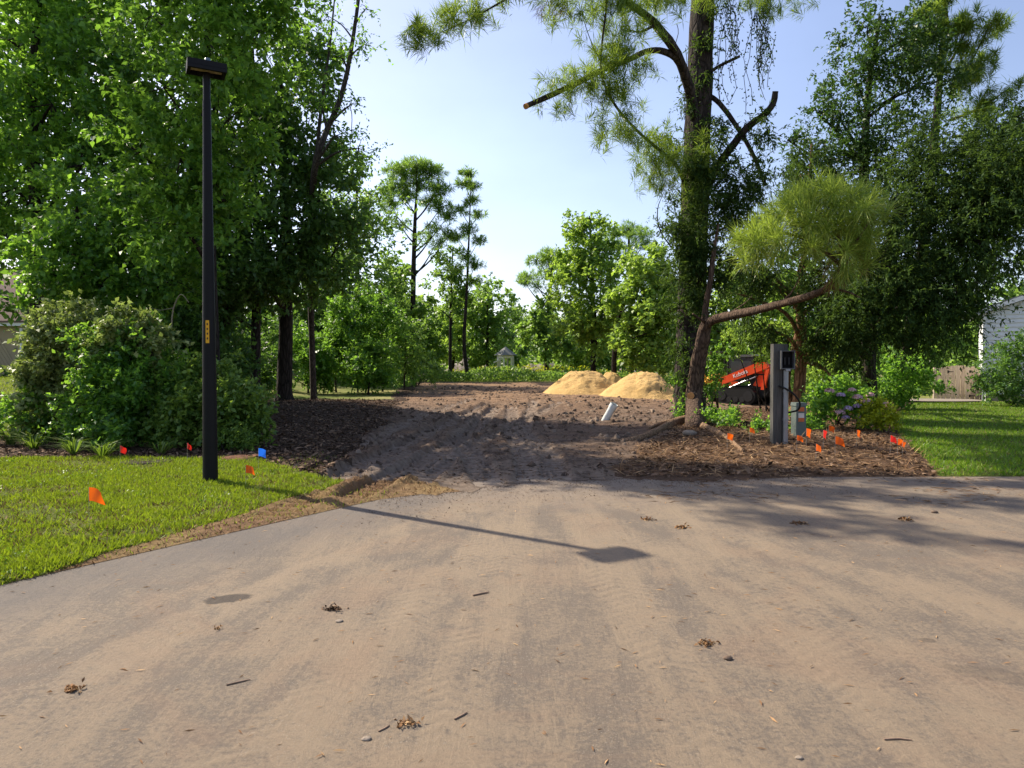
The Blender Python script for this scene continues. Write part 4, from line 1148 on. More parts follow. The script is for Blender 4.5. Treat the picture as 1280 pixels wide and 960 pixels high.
for a, b, k in ((925, 300, 5), (945, 285, 6), (935, 320, 5), (965, 270, 7), (985, 255, 7), (1005, 245, 7), (1030, 240, 7), (1055, 245, 7), (1080, 250, 7), (1095, 265, 6), (1000, 280, 7), (1030, 275, 7), (1060, 280, 7), (1085, 295, 6), (1015, 305, 6), (1050, 310, 5), (1075, 320, 5), (975, 300, 5), (1055, 335, 4), (1090, 285, 4), (960, 310, 3)):
    for _ in range(k):
        p = P(a + rng.normal() * 8, b + rng.normal() * 7, 13.6 + rng.normal() * 0.5)
        tp_pts.append(p)
        tp_dirs.append(unit(unit(p - cen) * 1.0 + rng.standard_normal(3) * 0.45 + np.array([-0.1, -0.35, 0.3])))
raw_mesh('needles', tufts(tp_pts, tp_dirs, 80, 0.42, 0.0175, rng, 0.62, 0.16), 4, M['needle_bright'], yp)
dp = [P(1045 + rng.normal() * 14, 340 + rng.normal() * 12, 13.8) for _ in range(8)]
raw_mesh('dead_needles', tufts(dp, [unit(np.array([rng.normal() * .4, rng.normal() * .4, -1])) for _ in dp], 50, 0.3, 0.008, rng), 4, M['needle_dead'], yp)

# ------------------------------------------------------------------ right hand trees
g_right = 'evergreen trees over the right planting bed'
tree('cedar_tree', 'huge dark cedar whose boughs hang over the right lawn', 'tree',
     B(1085, 26, 0.26, [(1090, 420, 25.6, .24), (1115, 300, 23.8, .2), (1138, 230, 22.6, .12), (1145, 190, 22.4, .05)]),
     [C(1150, 330, 75, 21), C(1195, 265, 72, 21), C(1120, 270, 55, 21), C(1222, 300, 48, 20.4), C(1165, 380, 52, 20.4), C(1196, 372, 28, 20.2), C(1110, 390, 48, 20.6), C(1235, 220, 70, 21), C(1270, 245, 48, 20), C(1170, 200, 60, 21.6), C(1300, 215, 60, 20.4), C(1258, 185, 38, 21.6), C(1282, 140, 30, 22), C(1090, 330, 40, 20.6), C(1065, 380, 32, 20.4), C(1080, 425, 34, 20.8)],
     'leaf_cedar', 'bark_dark', 8000, 12, 0.135, 0.046, 41, g_right, droop=0.35, up=-0.05, tl=0.5, clump=0.42, hollow=0.2, twigs=5)
tree('cedar_tree', 'cedar with a smooth sunlit orange brown trunk behind the meter post', 'tree',
     B(996, 23.5, 0.22, [(998, 490, 23.5, .21), (1002, 440, 23.4, .19), (1000, 380, 23.2, .13), (1008, 280, 23, .09), (1015, 180, 23, .04)]),
     [C(1030, 370, 32, 22.2), C(960, 350, 30, 22.4), C(1050, 430, 30, 22), C(930, 370, 24, 22.4), C(1000, 330, 36, 22.6), C(1030, 430, 20, 22), C(960, 410, 24, 22.3), C(1045, 475, 16, 22), C(1000, 220, 34, 22.6), C(1035, 280, 40, 22.4), C(925, 330, 22, 22.4)],
     'leaf_cedar', 'bark_warm', 2500, 12, 0.125, 0.042, 42, g_right, droop=0.45, up=-0.2, tl=0.45, clump=0.45, hollow=0.15,
     extra_limbs=[PT((992, 515, 23.8, .10), (984, 480, 23.6, .09), (990, 445, 23.6, .085), (1000, 400, 23.6, .07), (1002, 350, 23.6, .05)), PT((1003, 440, 23.4, .06), (1030, 410, 23, .04), (1060, 395, 22.6, .02)), PT((1000, 380, 23.2, .06), (960, 340, 22.8, .04), (935, 330, 22.5, .02))])
tree('oak_tree', 'airy small leaved tree rising between the pine and the dark cedar', 'tree',
     B(1090, 25, 0.2, [(1085, 400, 25, .18), (1080, 250, 25, .15), (1085, 120, 24.8, .1), (1100, 20, 24.8, .05)]),
     [C(1050, 150, 40, 24, 1.1), C(1090, 100, 42, 24), C(1030, 200, 36, 23.8), C(1110, 40, 42, 24.2), C(1075, 210, 42, 24), C(1130, 110, 44, 24.4), C(1020, 140, 24, 24), C(1000, 190, 22, 23.8), C(1150, 40, 36, 24.4), C(1055, 90, 26, 24.2), C(1120, 190, 44, 24.2), C(1085, 30, 30, 24.2), C(1175, 100, 36, 24.4), C(985, 175, 14, 23.8)],
     'leaf_oak', 'bark_dark', 2700, 8, 0.14, 0.07, 43, g_right, clump=0.42, hollow=0.25, tl=0.45)
# far pine at the top right corner
q0 = P(1122, 460, 33)
rp = empty('pine_tree', (q0[0], q0[1], hz(q0[0], q0[1])), 'feathery pine top at the upper right corner above the cedar', 'tree')
q = curve_pts([(q0[0], q0[1], hz(q0[0], q0[1]), 0.25)] + PT((1155, 300, 29.6, .2), (1170, 150, 28.5, .14), (1180, 30, 27.4, .08), (1183, -60, 27, .03)))
MB().tube(q[:, :3], q[:, 3], 9, 0.05, 14).build('trunk', M['bark_pine'], rp)
tp_pts, tp_dirs = [], []
for a0, b0, a1, b1 in ((1188, 150, 1262, 110), (1188, 120, 1240, 25), (1186, 80, 1215, 20), (1185, 60, 1150, 5), (1190, 170, 1275, 160), (1186, 40, 1180, -30), (1188, 110, 1230, 80), (1190, 190, 1285, 200), (1187, 90, 1140, 60)):
    pa, pb_ = P(a0, b0, 27), P(a1, b1, 25.6)
    q = curve_pts([(*pa, .06), (*((pa + pb_) / 2 + (0, 0, -0.15)), .04), (*pb_, .015)])
    MB().tube(q[:, :3], q[:, 3], 6, 0.05, 15).build('limb', M['bark_pine'], rp)
    for t in np.linspace(0.3, 1.0, 12):
        p = pa + (pb_ - pa) * t + rng.normal(size=3) * 0.22
        for _ in range(3):
            tp_pts.append(p + rng.normal(size=3) * 0.12); tp_dirs.append(unit((pb_ - pa) * 0.3 + rng.normal(size=3) * 0.5 + np.array([0, 0, 0.3])))
raw_mesh('needles', tufts(tp_pts, tp_dirs, 60, 0.40, 0.026, rng), 4, M['needle'], rp)

# mid-distance greenery seen under the boughs on the right
g_bg = 'trees beyond the cleared lot'
auto_tree(920, 44, 330, 100, 'light green tree seen under the young pine bough', 51, 'leaf_farlight', n=10, low=0.1)
auto_tree(985, 48, 320, 120, 'tree behind the warm trunked cedar, glimpsed below its boughs', 52, 'leaf_far', n=12, low=0.1)
auto_tree(1060, 46, 330, 110, 'tree behind the hydrangeas in the gap under the cedar', 53, 'leaf_far', n=12, low=0.1)
auto_tree(1130, 50, 320, 110, 'tree screened by the cedar boughs left of the wooden gate', 54, 'leaf_far', n=12, low=0.08)
auto_tree(1225, 56, 300, 130, 'tree behind the gate and the white house corner', 55, 'leaf_far', n=12, low=0.1)

# ------------------------------------------------------------------ right bed plants
g_rb = 'plants of the right planting bed'
hyd = shrub('hydrangea', 'hydrangea bush with pink and lilac flower heads by the flags', (1050, 532),
      [C(1045, 510, 22, 18.5), C(1025, 505, 20, 18.8), C(1070, 512, 20, 18.3), C(1050, 495, 20, 19), C(1020, 520, 16, 18.2), C(1080, 520, 12, 18)],
      'leaf_gum', 700, 7, 0.10, 0.065, 61, group=g_rb)
for i, (a, b, m_, r_) in enumerate(((1051, 494, 'blossom_lilac', .11), (1072, 497, 'blossom_pink', .13), (1084, 503, 'blossom_pink', .15), (1072, 508, 'blossom_lilac', .12), (1060, 511, 'blossom_lilac', .12), (1050, 516, 'blossom_pink', .13), (1057, 522, 'blossom_lilac', .10), (1078, 521, 'blossom_pink', .14), (1084, 530, 'blossom_pink', .12), (1037, 489, 'blossom_pink', .12), (1065, 488, 'blossom_pink', .10), (1088, 494, 'blossom_pink', .10), (1105, 505, 'blossom_pink', .08))):
    blossom(hyd, P(a, b, 18.0), r_, m_, 400 + i)
shrub('yellow_shrub', 'low bright yellow green shrub between hydrangea and right lawn', (1098, 532),
      [C(1096, 521, 14, 17.6, 0.8), C(1108, 525, 10, 17.4, 0.8), C(1089, 513, 9, 17.8)], 'leaf_yellow', 420, 7, 0.08, 0.05, 62, group=g_rb, stems=3)
shrub('camellia_shrub', 'rounded green shrub under the cedar left of the wooden gate', (1120, 510),
      [C(1120, 485, 30, 27), C(1095, 480, 28, 27), C(1145, 478, 28, 27), C(1110, 462, 26, 27.5), C(1140, 498, 20, 26.5), C(1160, 480, 18, 27.5)], 'leaf_gum', 1000, 7, 0.13, 0.08, 63, group=g_rb)
shrub('camellia_shrub', 'leafy shrub behind the hydrangea, dappled with sun', (1050, 505),
      [C(1040, 475, 26, 25), C(1065, 465, 24, 25), C(1020, 480, 20, 25), C(1055, 490, 20, 24.5)], 'leaf_farlight', 560, 7, 0.12, 0.075, 64, group=g_rb)
shrub('house_shrub', 'dense round shrub against the white siding of the right house', (1262, 505),
      [C(1262, 465, 32, 30), C(1245, 480, 24, 29.5), C(1285, 460, 34, 30), C(1270, 440, 24, 30.5), C(1290, 490, 26, 29), C(1250, 495, 14, 29)], 'leaf_deep', 1500, 7, 0.12, 0.08, 65, group=g_rb)
shrub('garden_weeds', 'low green weeds around the foot of the young pine and the meter post', (925, 535),
      [C(905, 522, 16, 17.6, 0.6), C(930, 530, 15, 17, 0.5), C(950, 528, 14, 17, 0.6), C(955, 538, 12, 15.8, 0.6), C(885, 528, 14, 18, 0.5), C(1000, 530, 12, 17, 0.8), C(1018, 535, 12, 16.8, 0.6)], 'leaf_gum', 420, 7, 0.08, 0.045, 66, group=g_rb, stems=6)
shrub('sapling', 'thin leafy sapling standing in front of the orange loader cab', (893, 510),
      [C(888, 445, 12, 22), C(893, 465, 9, 22), C(884, 482, 9, 22), C(905, 436, 9, 22)], 'leaf_bright', 130, 7, 0.11, 0.07, 67, group=g_rb, stems=4)
shrub('sapling', 'light green sapling drooping behind the top of the meter post', (955, 515),
      [C(950, 430, 20, 24), C(940, 405, 20, 24), C(970, 420, 18, 24), C(915, 420, 18, 24.5)], 'leaf_farlight', 380, 8, 0.11, 0.04, 68, group=g_rb, stems=4)

# ------------------------------------------------------------------ meter post and pedestal
mp_ = gp(973, 554)
mroot = empty('meter_post', mp_, 'weathered grey utility post with open meter box and steel conduit', 'utility post')
ztop = P(975, 430, mp_[1])[2] - mp_[2]
wpx = mp_[1] / F_PX
MB().box(mp_ + (-0.055, 0, ztop / 2 - 0.1), (0.17, 0.16, ztop + 0.2)).build('post', M['grey_wood'], mroot)
MB().box(mp_ + (0.092, 0.012, ztop / 2 - 0.1), (0.12, 0.13, ztop + 0.19)).build('post', M['grey_wood'], mroot)
bx, bz = mp_ + (0.10, -0.14, 0), P(980, 450, mp_[1])[2]
box = MB().box((bx[0], bx[1] + 0.05, bz), (0.27, 0.02, 0.36)).build('meter_box', M['grey_paint'], mroot)
for (ox, oz, sx, sz_) in ((-0.125, 0, 0.02, 0.36), (0.125, 0, 0.02, 0.36), (0, 0.172, 0.23, 0.016), (0, -0.17, 0.23, 0.02)):
    MB().box((bx[0] + ox, bx[1] - 0.012, bz + oz), (sx, 0.104, sz_)).build('box_side', M['grey_paint'], box).location = (0, 0, 0)
MB().box((bx[0], bx[1] + 0.035, bz), (0.22, 0.008, 0.31)).build('box_shade_panel', M['hollow_shade'], box)  # dark panel standing in for the shade within the open box
for ox in (-0.04, 0.04):
    MB().box((bx[0] + ox, bx[1] + 0.015, bz - 0.02), (0.025, 0.03, 0.14)).build('terminal', M['loader_black'], box)
MB().box((bx[0], bx[1] - 0.03, bz - 0.165 - 0.03), (0.09, 0.07, 0.04)).build('box_hub', M['galv'], box)
MB().tube([(bx[0] - 0.015, bx[1] + 0.01, bz - 0.2), (bx[0] - 0.015, bx[1] + 0.01, mp_[2] - 0.1)], [0.048, 0.048], 14).build('conduit', M['galv'], mroot)
for zz in (0.45, 1.0):
    MB().tube([(bx[0] - 0.015, bx[1] + 0.01, mp_[2] + zz), (bx[0] - 0.015, bx[1] + 0.01, mp_[2] + zz + 0.05)], [0.056, 0.056], 14).build('coupling', M['galv'], mroot)
cb = [np.array([bx[0] - 0.14, bx[1] + 0.045, mp_[2] + 1.12]), np.array([bx[0] - 0.02, bx[1] - 0.06, mp_[2] + 1.06]), np.array([bx[0] + 0.12, bx[1] - 0.08, mp_[2] + 0.95]), np.array([bx[0] + 0.23, bx[1] - 0.06, mp_[2] + 0.80]), np.array([bx[0] + 0.22, bx[1], mp_[2] + 0.66]), np.array([bx[0] + 0.07, bx[1] + 0.1, mp_[2] + 0.6])]
q = curve_pts([(*c, 0.018) for c in cb])
MB().tube(q[:, :3], q[:, 3], 8).build('cable', M['rubber'], mroot)

pd = gp(998, 546)
pr = empty('utility_pedestal', pd, 'grey green telecom pedestal with orange stickers behind the meter post', 'utility box')
hp_ = P(998, 503, pd[1])[2] - pd[2]
MB().box(pd + (0, 0, hp_ / 2 - 0.12), (0.225, 0.20, hp_ + 0.12), rz=0.15).build('cabinet', M['ped_green'], pr)
MB().box(pd + (0, 0, hp_ - 0.035), (0.25, 0.225, 0.07), rz=0.15, taper=0.92).build('cap', M['ped_green'], pr)
for zz, hh, m_ in ((hp_ - 0.14, 0.09, 'orange_sticker'), (hp_ - 0.27, 0.10, 'white_sticker'), (hp_ - 0.36, 0.08, 'orange_sticker')):
    MB().box(pd + (0.0158, -0.1025, zz), (0.13, 0.004, hh), rz=0.15).build('sticker', M[m_], pr)

# ------------------------------------------------------------------ loader
def loader():
    d = 30.5
    g = P(932, 503, d); z = hz(g[0], g[1])
    root = empty('track_loader', (g[0], g[1], z), 'orange compact track loader with lowered boom behind the bed', 'loader', rz=R(-48))
    def part(name, mb, mat, parent=root): return mb.build(name, M[mat], parent, local=True)
    for sy in (-0.72, 0.72):
        n = 22
        prof = []
        for i in range(n):
            a = i / n * 2 * math.pi
            cx = 0.62 if math.cos(a) > 0 else -0.62
            prof.append((cx + 0.32 * math.cos(a), sy - 0.18, 0.34 + 0.33 * math.sin(a)))
        mb = MB(); mb.prism(prof, (0, 0.36, 0)); tr = part('track', mb, 'rubber')
        lug = MB()
        for i in range(22):
            x = -0.75 + 1.5 * i / 21
            for zz in (0.005, 0.675): lug.box((x, sy, zz), (0.03, 0.37, 0.03))
        part('track_lugs', lug, 'rubber', tr)['kind'] = 'stuff'
        for x, r_ in ((-0.60, 0.20), (-0.25, 0.12), (0.05, 0.12), (0.35, 0.12), (0.62, 0.22)):
            part('roller', MB().tube([(x, sy - 0.20, 0.34 if r_ > 0.15 else 0.2), (x, sy + 0.20, 0.34 if r_ > 0.15 else 0.2)], [r_, r_], 14), 'loader_black', tr)
    part('chassis', MB().prism([(-0.95, -0.5, 0.3), (1.15, -0.5, 0.3), (1.35, -0.5, 0.6), (1.3, -0.5, 1.25), (0.6, -0.5, 1.3), (0.5, -0.5, 0.8), (-0.95, -0.5, 0.72)], (0, 1.0, 0)), 'loader_black')
    part('engine_hood', MB().prism([(0.62, -0.49, 1.303), (1.28, -0.49, 1.253), (1.28, -0.49, 1.42), (0.7, -0.49, 1.5)], (0, 0.98, 0)), 'loader_orange')
    for sy in (-0.535, 0.505):
        part('side_cover', MB().prism([(0.62, sy, 0.78), (1.25, sy, 0.7), (1.22, sy, 1.2), (0.9, sy, 1.22)], (0, 0.03, 0)), 'loader_orange')
    cab = part('cab_roof', MB().prism([(-0.62, -0.52, 1.98), (0.62, -0.52, 1.98), (0.66, -0.52, 2.04), (0.55, -0.52, 2.08), (-0.6, -0.52, 2.07)], (0, 1.04, 0)), 'grey_paint')
    for x, y in ((-0.58, -0.47), (0.56, -0.47), (-0.58, 0.47), (0.56, 0.47)):
        part('cab_post', MB().box((x, y, 1.36), (0.07, 0.07, 1.24)), 'loader_black')
    for y in (-0.48, 0.48):
        part('side_window', MB().box((0, y * 0.98, 1.45), (1.06, 0.02, 1.03)), 'glass_dark')
    part('windscreen', MB().box((-0.585, 0, 1.45), (0.02, 0.86, 1.0)), 'glass_dark')
    for sy in (-0.66, 0.58):
        arm = MB()
        arm.prism([(1.42, sy, 1.55), (1.28, sy, 1.76), (0.9, sy, 1.74), (-0.9, sy, 1.05), (-1.14, sy, 0.79), (-1.20, sy, 0.37), (-1.02, sy, 0.35), (-0.92, sy, 0.69), (-0.58, sy, 0.85), (1.0, sy, 1.38)], (0, 0.12, 0))
        a = part('boom_arm', arm, 'loader_orange')
        part('rear_link', MB().prism([(1.28, sy + 0.01, 1.5), (1.42, sy + 0.01, 1.5), (1.2, sy + 0.01, 0.62), (1.04, sy + 0.01, 0.62)], (0, 0.1, 0)), 'loader_orange')
        part('lift_cylinder', MB().tube([(-0.42, sy + 0.06, 0.66), (0.35, sy + 0.06, 0.98)], [0.045, 0.045], 10).tube([(0.35, sy + 0.06, 0.98), (0.85, sy + 0.06, 1.17)], [0.028, 0.028], 10), 'steel')
        if sy < 0:
            cu = bpy.data.curves.new('lettering', 'FONT'); cu.body = 'Kubota'; cu.size = 0.24; cu.extrude = 0.004; cu.align_x = 'CENTER'; cu.align_y = 'CENTER'
            tmp = bpy.data.objects.new('lettering', cu); COL.objects.link(tmp)
            bpy.context.view_layer.update()
            me = bpy.data.meshes.new_from_object(tmp.evaluated_get(bpy.context.evaluated_depsgraph_get()))
            bpy.data.objects.remove(tmp)
            me.name = 'lettering'
            me.materials.clear(); me.materials.append(M['white_letter'])
            t = bpy.data.objects.new('lettering', me); COL.objects.link(t); t.parent = a
            t.location = (0.12, sy - 0.006, 1.27); t.rotation_euler = (math.pi / 2, 0, 0)
            t.rotation_euler = (math.pi / 2, -math.atan(0.37), 0)
    part('bucket', MB().prism([(-1.12, -0.85, 0.62), (-1.12, -0.85, 0.10), (-1.3, -0.85, 0.02), (-1.85, -0.85, 0.03), (-1.85, -0.85, 0.06), (-1.35, -0.85, 0.10), (-1.22, -0.85, 0.25), (-1.3, -0.85, 0.62)], (0, 1.7, 0)), 'loader_black')
    part('exhaust', MB().tube([(1.0, 0.3, 1.45), (1.0, 0.3, 1.9)], [0.04, 0.04], 10), 'steel')
loader()

def digger():
    d = 36
    g = P(893, 495, d); z = hz(g[0], g[1])
    root = empty('mini_excavator', (g[0], g[1], z), 'yellow mini excavator mostly hidden behind the pine trunks', 'excavator')
    def part(name, mb, mat): return mb.build(name, M[mat], root, local=True)
    for sy in (-0.6, 0.6):
        part('track', MB().prism([(-0.8, sy - 0.15, 0.1), (-0.6, sy - 0.15, 0), (0.6, sy - 0.15, 0), (0.8, sy - 0.15, 0.1), (0.85, sy - 0.15, 0.3), (0.7, sy - 0.15, 0.48), (-0.7, sy - 0.15, 0.48), (-0.85, sy - 0.15, 0.3)], (0, 0.3, 0)), 'rubber')
    part('body', MB().prism([(-0.6, -0.6, 0.55), (0.9, -0.6, 0.55), (0.95, -0.6, 1.2), (0.2, -0.6, 1.25), (-0.6, -0.6, 0.8)], (0, 1.2, 0)), 'digger_yellow')
    part('canopy', MB().box((0.1, 0, 2.3), (1.3, 1.1, 0.07)), 'grey_paint')
    for x, y in ((-0.45, -0.48), (0.65, -0.48), (-0.45, 0.48), (0.65, 0.48)):
        part('canopy_post', MB().box((x, y, 1.73), (0.06, 0.06, 1.08)), 'loader_black')
    part('boom_arm', MB().tube(curve_pts([(-0.5, 0, 0.9, .12), (-0.75, 0, 1.6, .13), (-0.62, 0, 2.05, .12), (-0.2, -0.1, 2.25, .09)])[:, :3], 0.11, 8), 'digger_yellow')
    part('stick', MB().tube([(-0.66, -0.1, 2.0), (-0.95, -0.2, 1.5), (-0.9, -0.25, 1.0)], [0.1, 0.08, 0.07], 8), 'digger_yellow')
    part('bucket', MB().prism([(-0.85, -0.45, 1.05), (-1.15, -0.45, 0.9), (-1.2, -0.45, 0.55), (-0.9, -0.45, 0.5), (-0.75, -0.45, 0.75)], (0, 0.45, 0)), 'loader_black')
digger()

# ------------------------------------------------------------------ sand piles
def pile(name, label, pxl, pxr, pyb, pyt, d, seed, topw=0.30):
    q = np.random.default_rng(seed)
    pl, prr = P(pxl, pyb, d), P(pxr, pyb, d)
    cx, w = (pl[0] + prr[0]) / 2, (prr[0] - pl[0]) / 2
    z0 = hz(cx, d)
    H = P(0, pyt, d)[2] - z0
    n, m = 90, 60
    th = np.linspace(0, 2 * math.pi, n, endpoint=False)
    rr = np.linspace(0, 1.08, m)
    TH, RR = np.meshgrid(th, rr, indexing='ij')
    x = cx + np.cos(TH) * RR * w * (1 + 0.06 * np.sin(3 * TH + seed)); y = d + np.sin(TH) * RR * w * 1.1
    prof = np.clip((1.0 - RR) / (1 - topw), 0, 1)
    prof = prof - 0.06 * np.clip(prof - 0.8, 0, 1) * 5 * (RR < topw) * (RR / topw)
    hgt = np.minimum(prof, 1.0)
    hgt = 1 - np.log1p(np.exp((1 - (1.0 - RR) / (1 - topw)) * 9)) / 9
    hgt = np.clip(hgt, -0.02, 1.0)
    z = z0 - 0.03 + H * hgt * (1 + 0.04 * fbm(x * 1.2, y * 1.2, 3, seed)) + 0.17 * fbm(x * 1.7, y * 1.7, 4, seed + 3) * np.clip(hgt * 3, 0, 1) + 0.05 * fbm(x * 8, y * 8, 3, seed + 8)
    V = np.stack([x, y, z], -1).reshape(-1, 3)
    F = []
    for i in range(n):
        i2 = (i + 1) % n
        for j in range(m - 1):
            F.append((i * m + j, i2 * m + j, i2 * m + j + 1, i * m + j + 1))
    o = raw_mesh(name, V[:, [0, 1, 2]], 4, M['sand'], None, True, F=np.array(F)[:, ::-1])
    tag(o, label, 'sand pile', 'piles of building sand')
pile('sand_pile', 'left tan sand pile with a flat crest at the back of the lot', 678, 780, 491, 463, 38, 3)
pile('sand_pile', 'right tan sand pile, nearest the big pine', 748, 858, 496, 466, 35, 4)
pile('sand_pile', 'smaller sand pile peeking between and behind the other two', 738, 790, 482, 466, 44, 5)

# pvc pipe
pa, pt = gp(757, 527), None
pt = P(768, 505, pa[1] - 0.15)
pp = empty('drain_pipe', pa, 'leaning white plastic pipe stub sticking out of the churned soil', 'pipe')
ax = unit(pt - pa)
mb = MB().tube([pa - ax * 0.2, pt], [0.105, 0.105], 18, cap=False); mb.build('pipe', M['pvc'], pp)
MB().tube([pt - ax * 0.14, pt], [0.118, 0.118], 18, cap=False).build('pipe_socket', M['pvc'], pp)
MB().tube([pt - ax * 0.05, pt - ax * 0.045], [0.1, 0.1], 16).build('pipe_shade_disc', M['hollow_shade'], pp)  # dark disc standing in for the shade down the bore
st = gp(862, 545)
rng = np.random.default_rng(3)
def rock(name, p, s, mat, label, cat, seed, flat=0.6):
    q = np.random.default_rng(seed)
    n, m = 12, 7
    V = [(0, 0, -s * flat)]
    for j in range(1, m):
        ph = -math.pi / 2 + math.pi * j / m
        for i in range(n):
            th = 2 * math.pi * i / n
            k = s * (0.8 + 0.35 * q.random())
            V.append((k * math.cos(ph) * math.cos(th) * 1.25, k * math.cos(ph) * math.sin(th), k * flat * math.sin(ph)))
    V.append((0, 0, s * flat))
    F = [(0, 1 + (i + 1) % n, 1 + i) for i in range(n)]
    for j in range(m - 2):
        for i in range(n):
            a, b = 1 + j * n + i, 1 + j * n + (i + 1) % n
            F.append((a, b, b + n, a + n))
    last = len(V) - 1
    F += [(last, last - n + i, last - n + (i + 1) % n) for i in range(n)]
    o = MB().add(np.array(V), F, True).build(name, M[mat], None)
    o.location = [float(c) for c in (p + np.array([0, 0, s * flat * 0.5]))]
    return tag(o, label, cat)
rock('stone', st, 0.13, 'stone', 'pale stone lying at the foot of the young pine', 'stone', 5)

M['red_soil'] = flat_mat('red_soil', (0.27, 0.135, 0.075), 0.95, 0.1, var=0.3, scale=14, bump=0.6)
rock('soil_heap', gp(296, 575) - np.array([0, 0, 0.07]), 0.24, 'red_soil', 'small heap of reddish soil between the lamp post and the blue flag', 'soil heap', 21, 0.4)
rock('soil_heap', gp(318, 572) - np.array([0, 0, 0.07]), 0.17, 'red_soil', 'lower crumbly reddish soil heap right beside the blue flag wire', 'soil heap', 22, 0.4)
# ------------------------------------------------------------------ houses, gate
def right_house():
    d = 34.0
    x0 = P(1231, 460, d)[0]
    z0 = hz(x0 + 2, d) - 0.05
    root = empty('white_house', (x0, d, z0), 'white clapboard house corner at the right edge beyond the lawn', 'house', rz=R(-31))
    W_, eave = 9.0, P(1240, 391, d)[2] - z0
    MB().prism([(0.05, 0.06, 0), (W_, 0.06, 0), (W_, 0.06, eave), (W_ / 2, 0.06, eave + W_ / 2 * 0.37), (0.05, 0.06, eave)], (0, 8, 0)).build('wall', M['white_siding'], root, local=True)
    proto = None
    k = 0
    while True:
        z = 0.35 + k * 0.20
        if z > eave + 1.5: break
        xa = 0.0 if z + 0.2 < eave else (z + 0.2 - eave) / 0.37
        me = MB().add([(xa, -0.002, z), (W_, -0.002, z), (W_, 0.045, z + 0.205), (xa, 0.045, z + 0.205), (xa, 0.058, z), (W_, 0.058, z), (W_, 0.058, z + 0.205), (xa, 0.058, z + 0.205)],
                      [(0, 1, 2, 3), (0, 4, 5, 1), (3, 2, 6, 7), (0, 3, 7, 4), (1, 5, 6, 2)])
        me.build('siding_board', M['white_siding'], root, local=True)
        k += 1
    MB().box((-0.045, 0.0, eave / 2), (0.11, 0.10, eave)).build('corner_board', M['white_trim'], root, local=True)
    MB().box((W_ / 2, 0.03, 0.17), (W_ - 0.1, 0.05, 0.33)).build('foundation', M['concrete'], root, local=True)
    L_ = math.hypot(W_ / 2, W_ / 2 * 0.37)
    rk = MB().prism([(-0.35, -0.25, eave - 0.13), (W_ / 2, -0.25, eave + W_ / 2 * 0.37), (W_ / 2, -0.25, eave + W_ / 2 * 0.37 + 0.2), (-0.35, -0.25, eave + 0.07)], (0, 0.04, 0)).prism([(W_ + .35, -0.25, eave - 0.13), (W_ + .35, -0.25, eave + 0.07), (W_ / 2, -0.25, eave + W_ / 2 * 0.37 + 0.2), (W_ / 2, -0.25, eave + W_ / 2 * 0.37)], (0, 0.04, 0))
    rk.build('rake_board', M['white_trim'], root, local=True)
    rf = MB().prism([(-0.4, -0.24, eave + 0.05), (W_ / 2, -0.24, eave + W_ / 2 * 0.37 + 0.19), (W_ / 2, -0.24, eave + W_ / 2 * 0.37 + 0.26), (-0.4, -0.24, eave + 0.12)], (0, 8.5, 0)).prism([(W_ + .4, -0.24, eave + 0.05), (W_ + .4, -0.24, eave + 0.12), (W_ / 2, -0.24, eave + W_ / 2 * 0.37 + 0.26), (W_ / 2, -0.24, eave + W_ / 2 * 0.37 + 0.19)], (0, 8.5, 0))
    rf.build('roof', M['grey_shingle'], root, local=True)
right_house()

def gate():
    d = 36.0
    a, b = P(1170, 501, d), P(1230, 501, d)
    z0 = a[2] - 0.03
    root = empty('fence_gate', (a[0], d, z0), 'arched wooden board gate with black hinges left of the white house', 'gate')
    W_ = b[0] - a[0]
    n = 10
    for i in range(n):
        x = (i + 0.5) / n * W_
        t = (x / W_)
        h = 1.50 + 0.26 * math.sin(math.pi * min(1.0, 0.1 + t * 0.8)) - (0.06 if i >= 8 else 0)
        MB().box((x, 0.004 * (i % 2), h / 2 + 0.06), (W_ / n - 0.022, 0.022, h)).build('board', M['fence_wood'], root, local=True)
    for zz in (0.35, 1.3):
        MB().box((W_ / 2, 0.05, zz), (W_ - 0.05, 0.05, 0.09)).build('rail', M['fence_wood'], root, local=True)
    for x in (-0.06, W_ + 0.02):
        MB().box((x, 0.06, 0.85), (0.1, 0.1, 1.72)).build('post', M['fence_wood'], root, local=True)
    for x, zz in ((W_ * 0.3, 1.5), (W_ * 0.75, 1.5), (W_ * 0.75, 0.28)):
        MB().prism([(x - 0.12, -0.012, zz + 0.03), (x + 0.14, -0.012, zz + 0.012), (x + 0.14, -0.012, zz - 0.012), (x - 0.12, -0.012, zz - 0.03)], (0, -0.012, 0)).box((x - 0.14, -0.02, zz), (0.05, 0.03, 0.13)).build('hinge', M['black_metal'], root, local=True)
gate()
# gravel apron before the gate
a, b = P(1120, 507, 32.5), P(1245, 507, 32.5)
pts = []
for i in range(40):
    t = i / 40 * 2 * math.pi
    pts.append(((a[0] + b[0]) / 2 + math.cos(t) * (b[0] - a[0]) / 2 * (1 + 0.06 * math.sin(5 * t)), 33.6 + math.sin(t) * 1.5, 0))
pts = [(x, y, hz(x, y) + 0.07) for x, y, _ in pts]
c0 = (sum(p[0] for p in pts) / 40, 33.6, hz(25, 33.6) + 0.09)
tag(MB().add(pts + [c0], [(i, (i + 1) % 40, 40) for i in range(40)]).build('gravel_path', M['concrete']), kind='structure')

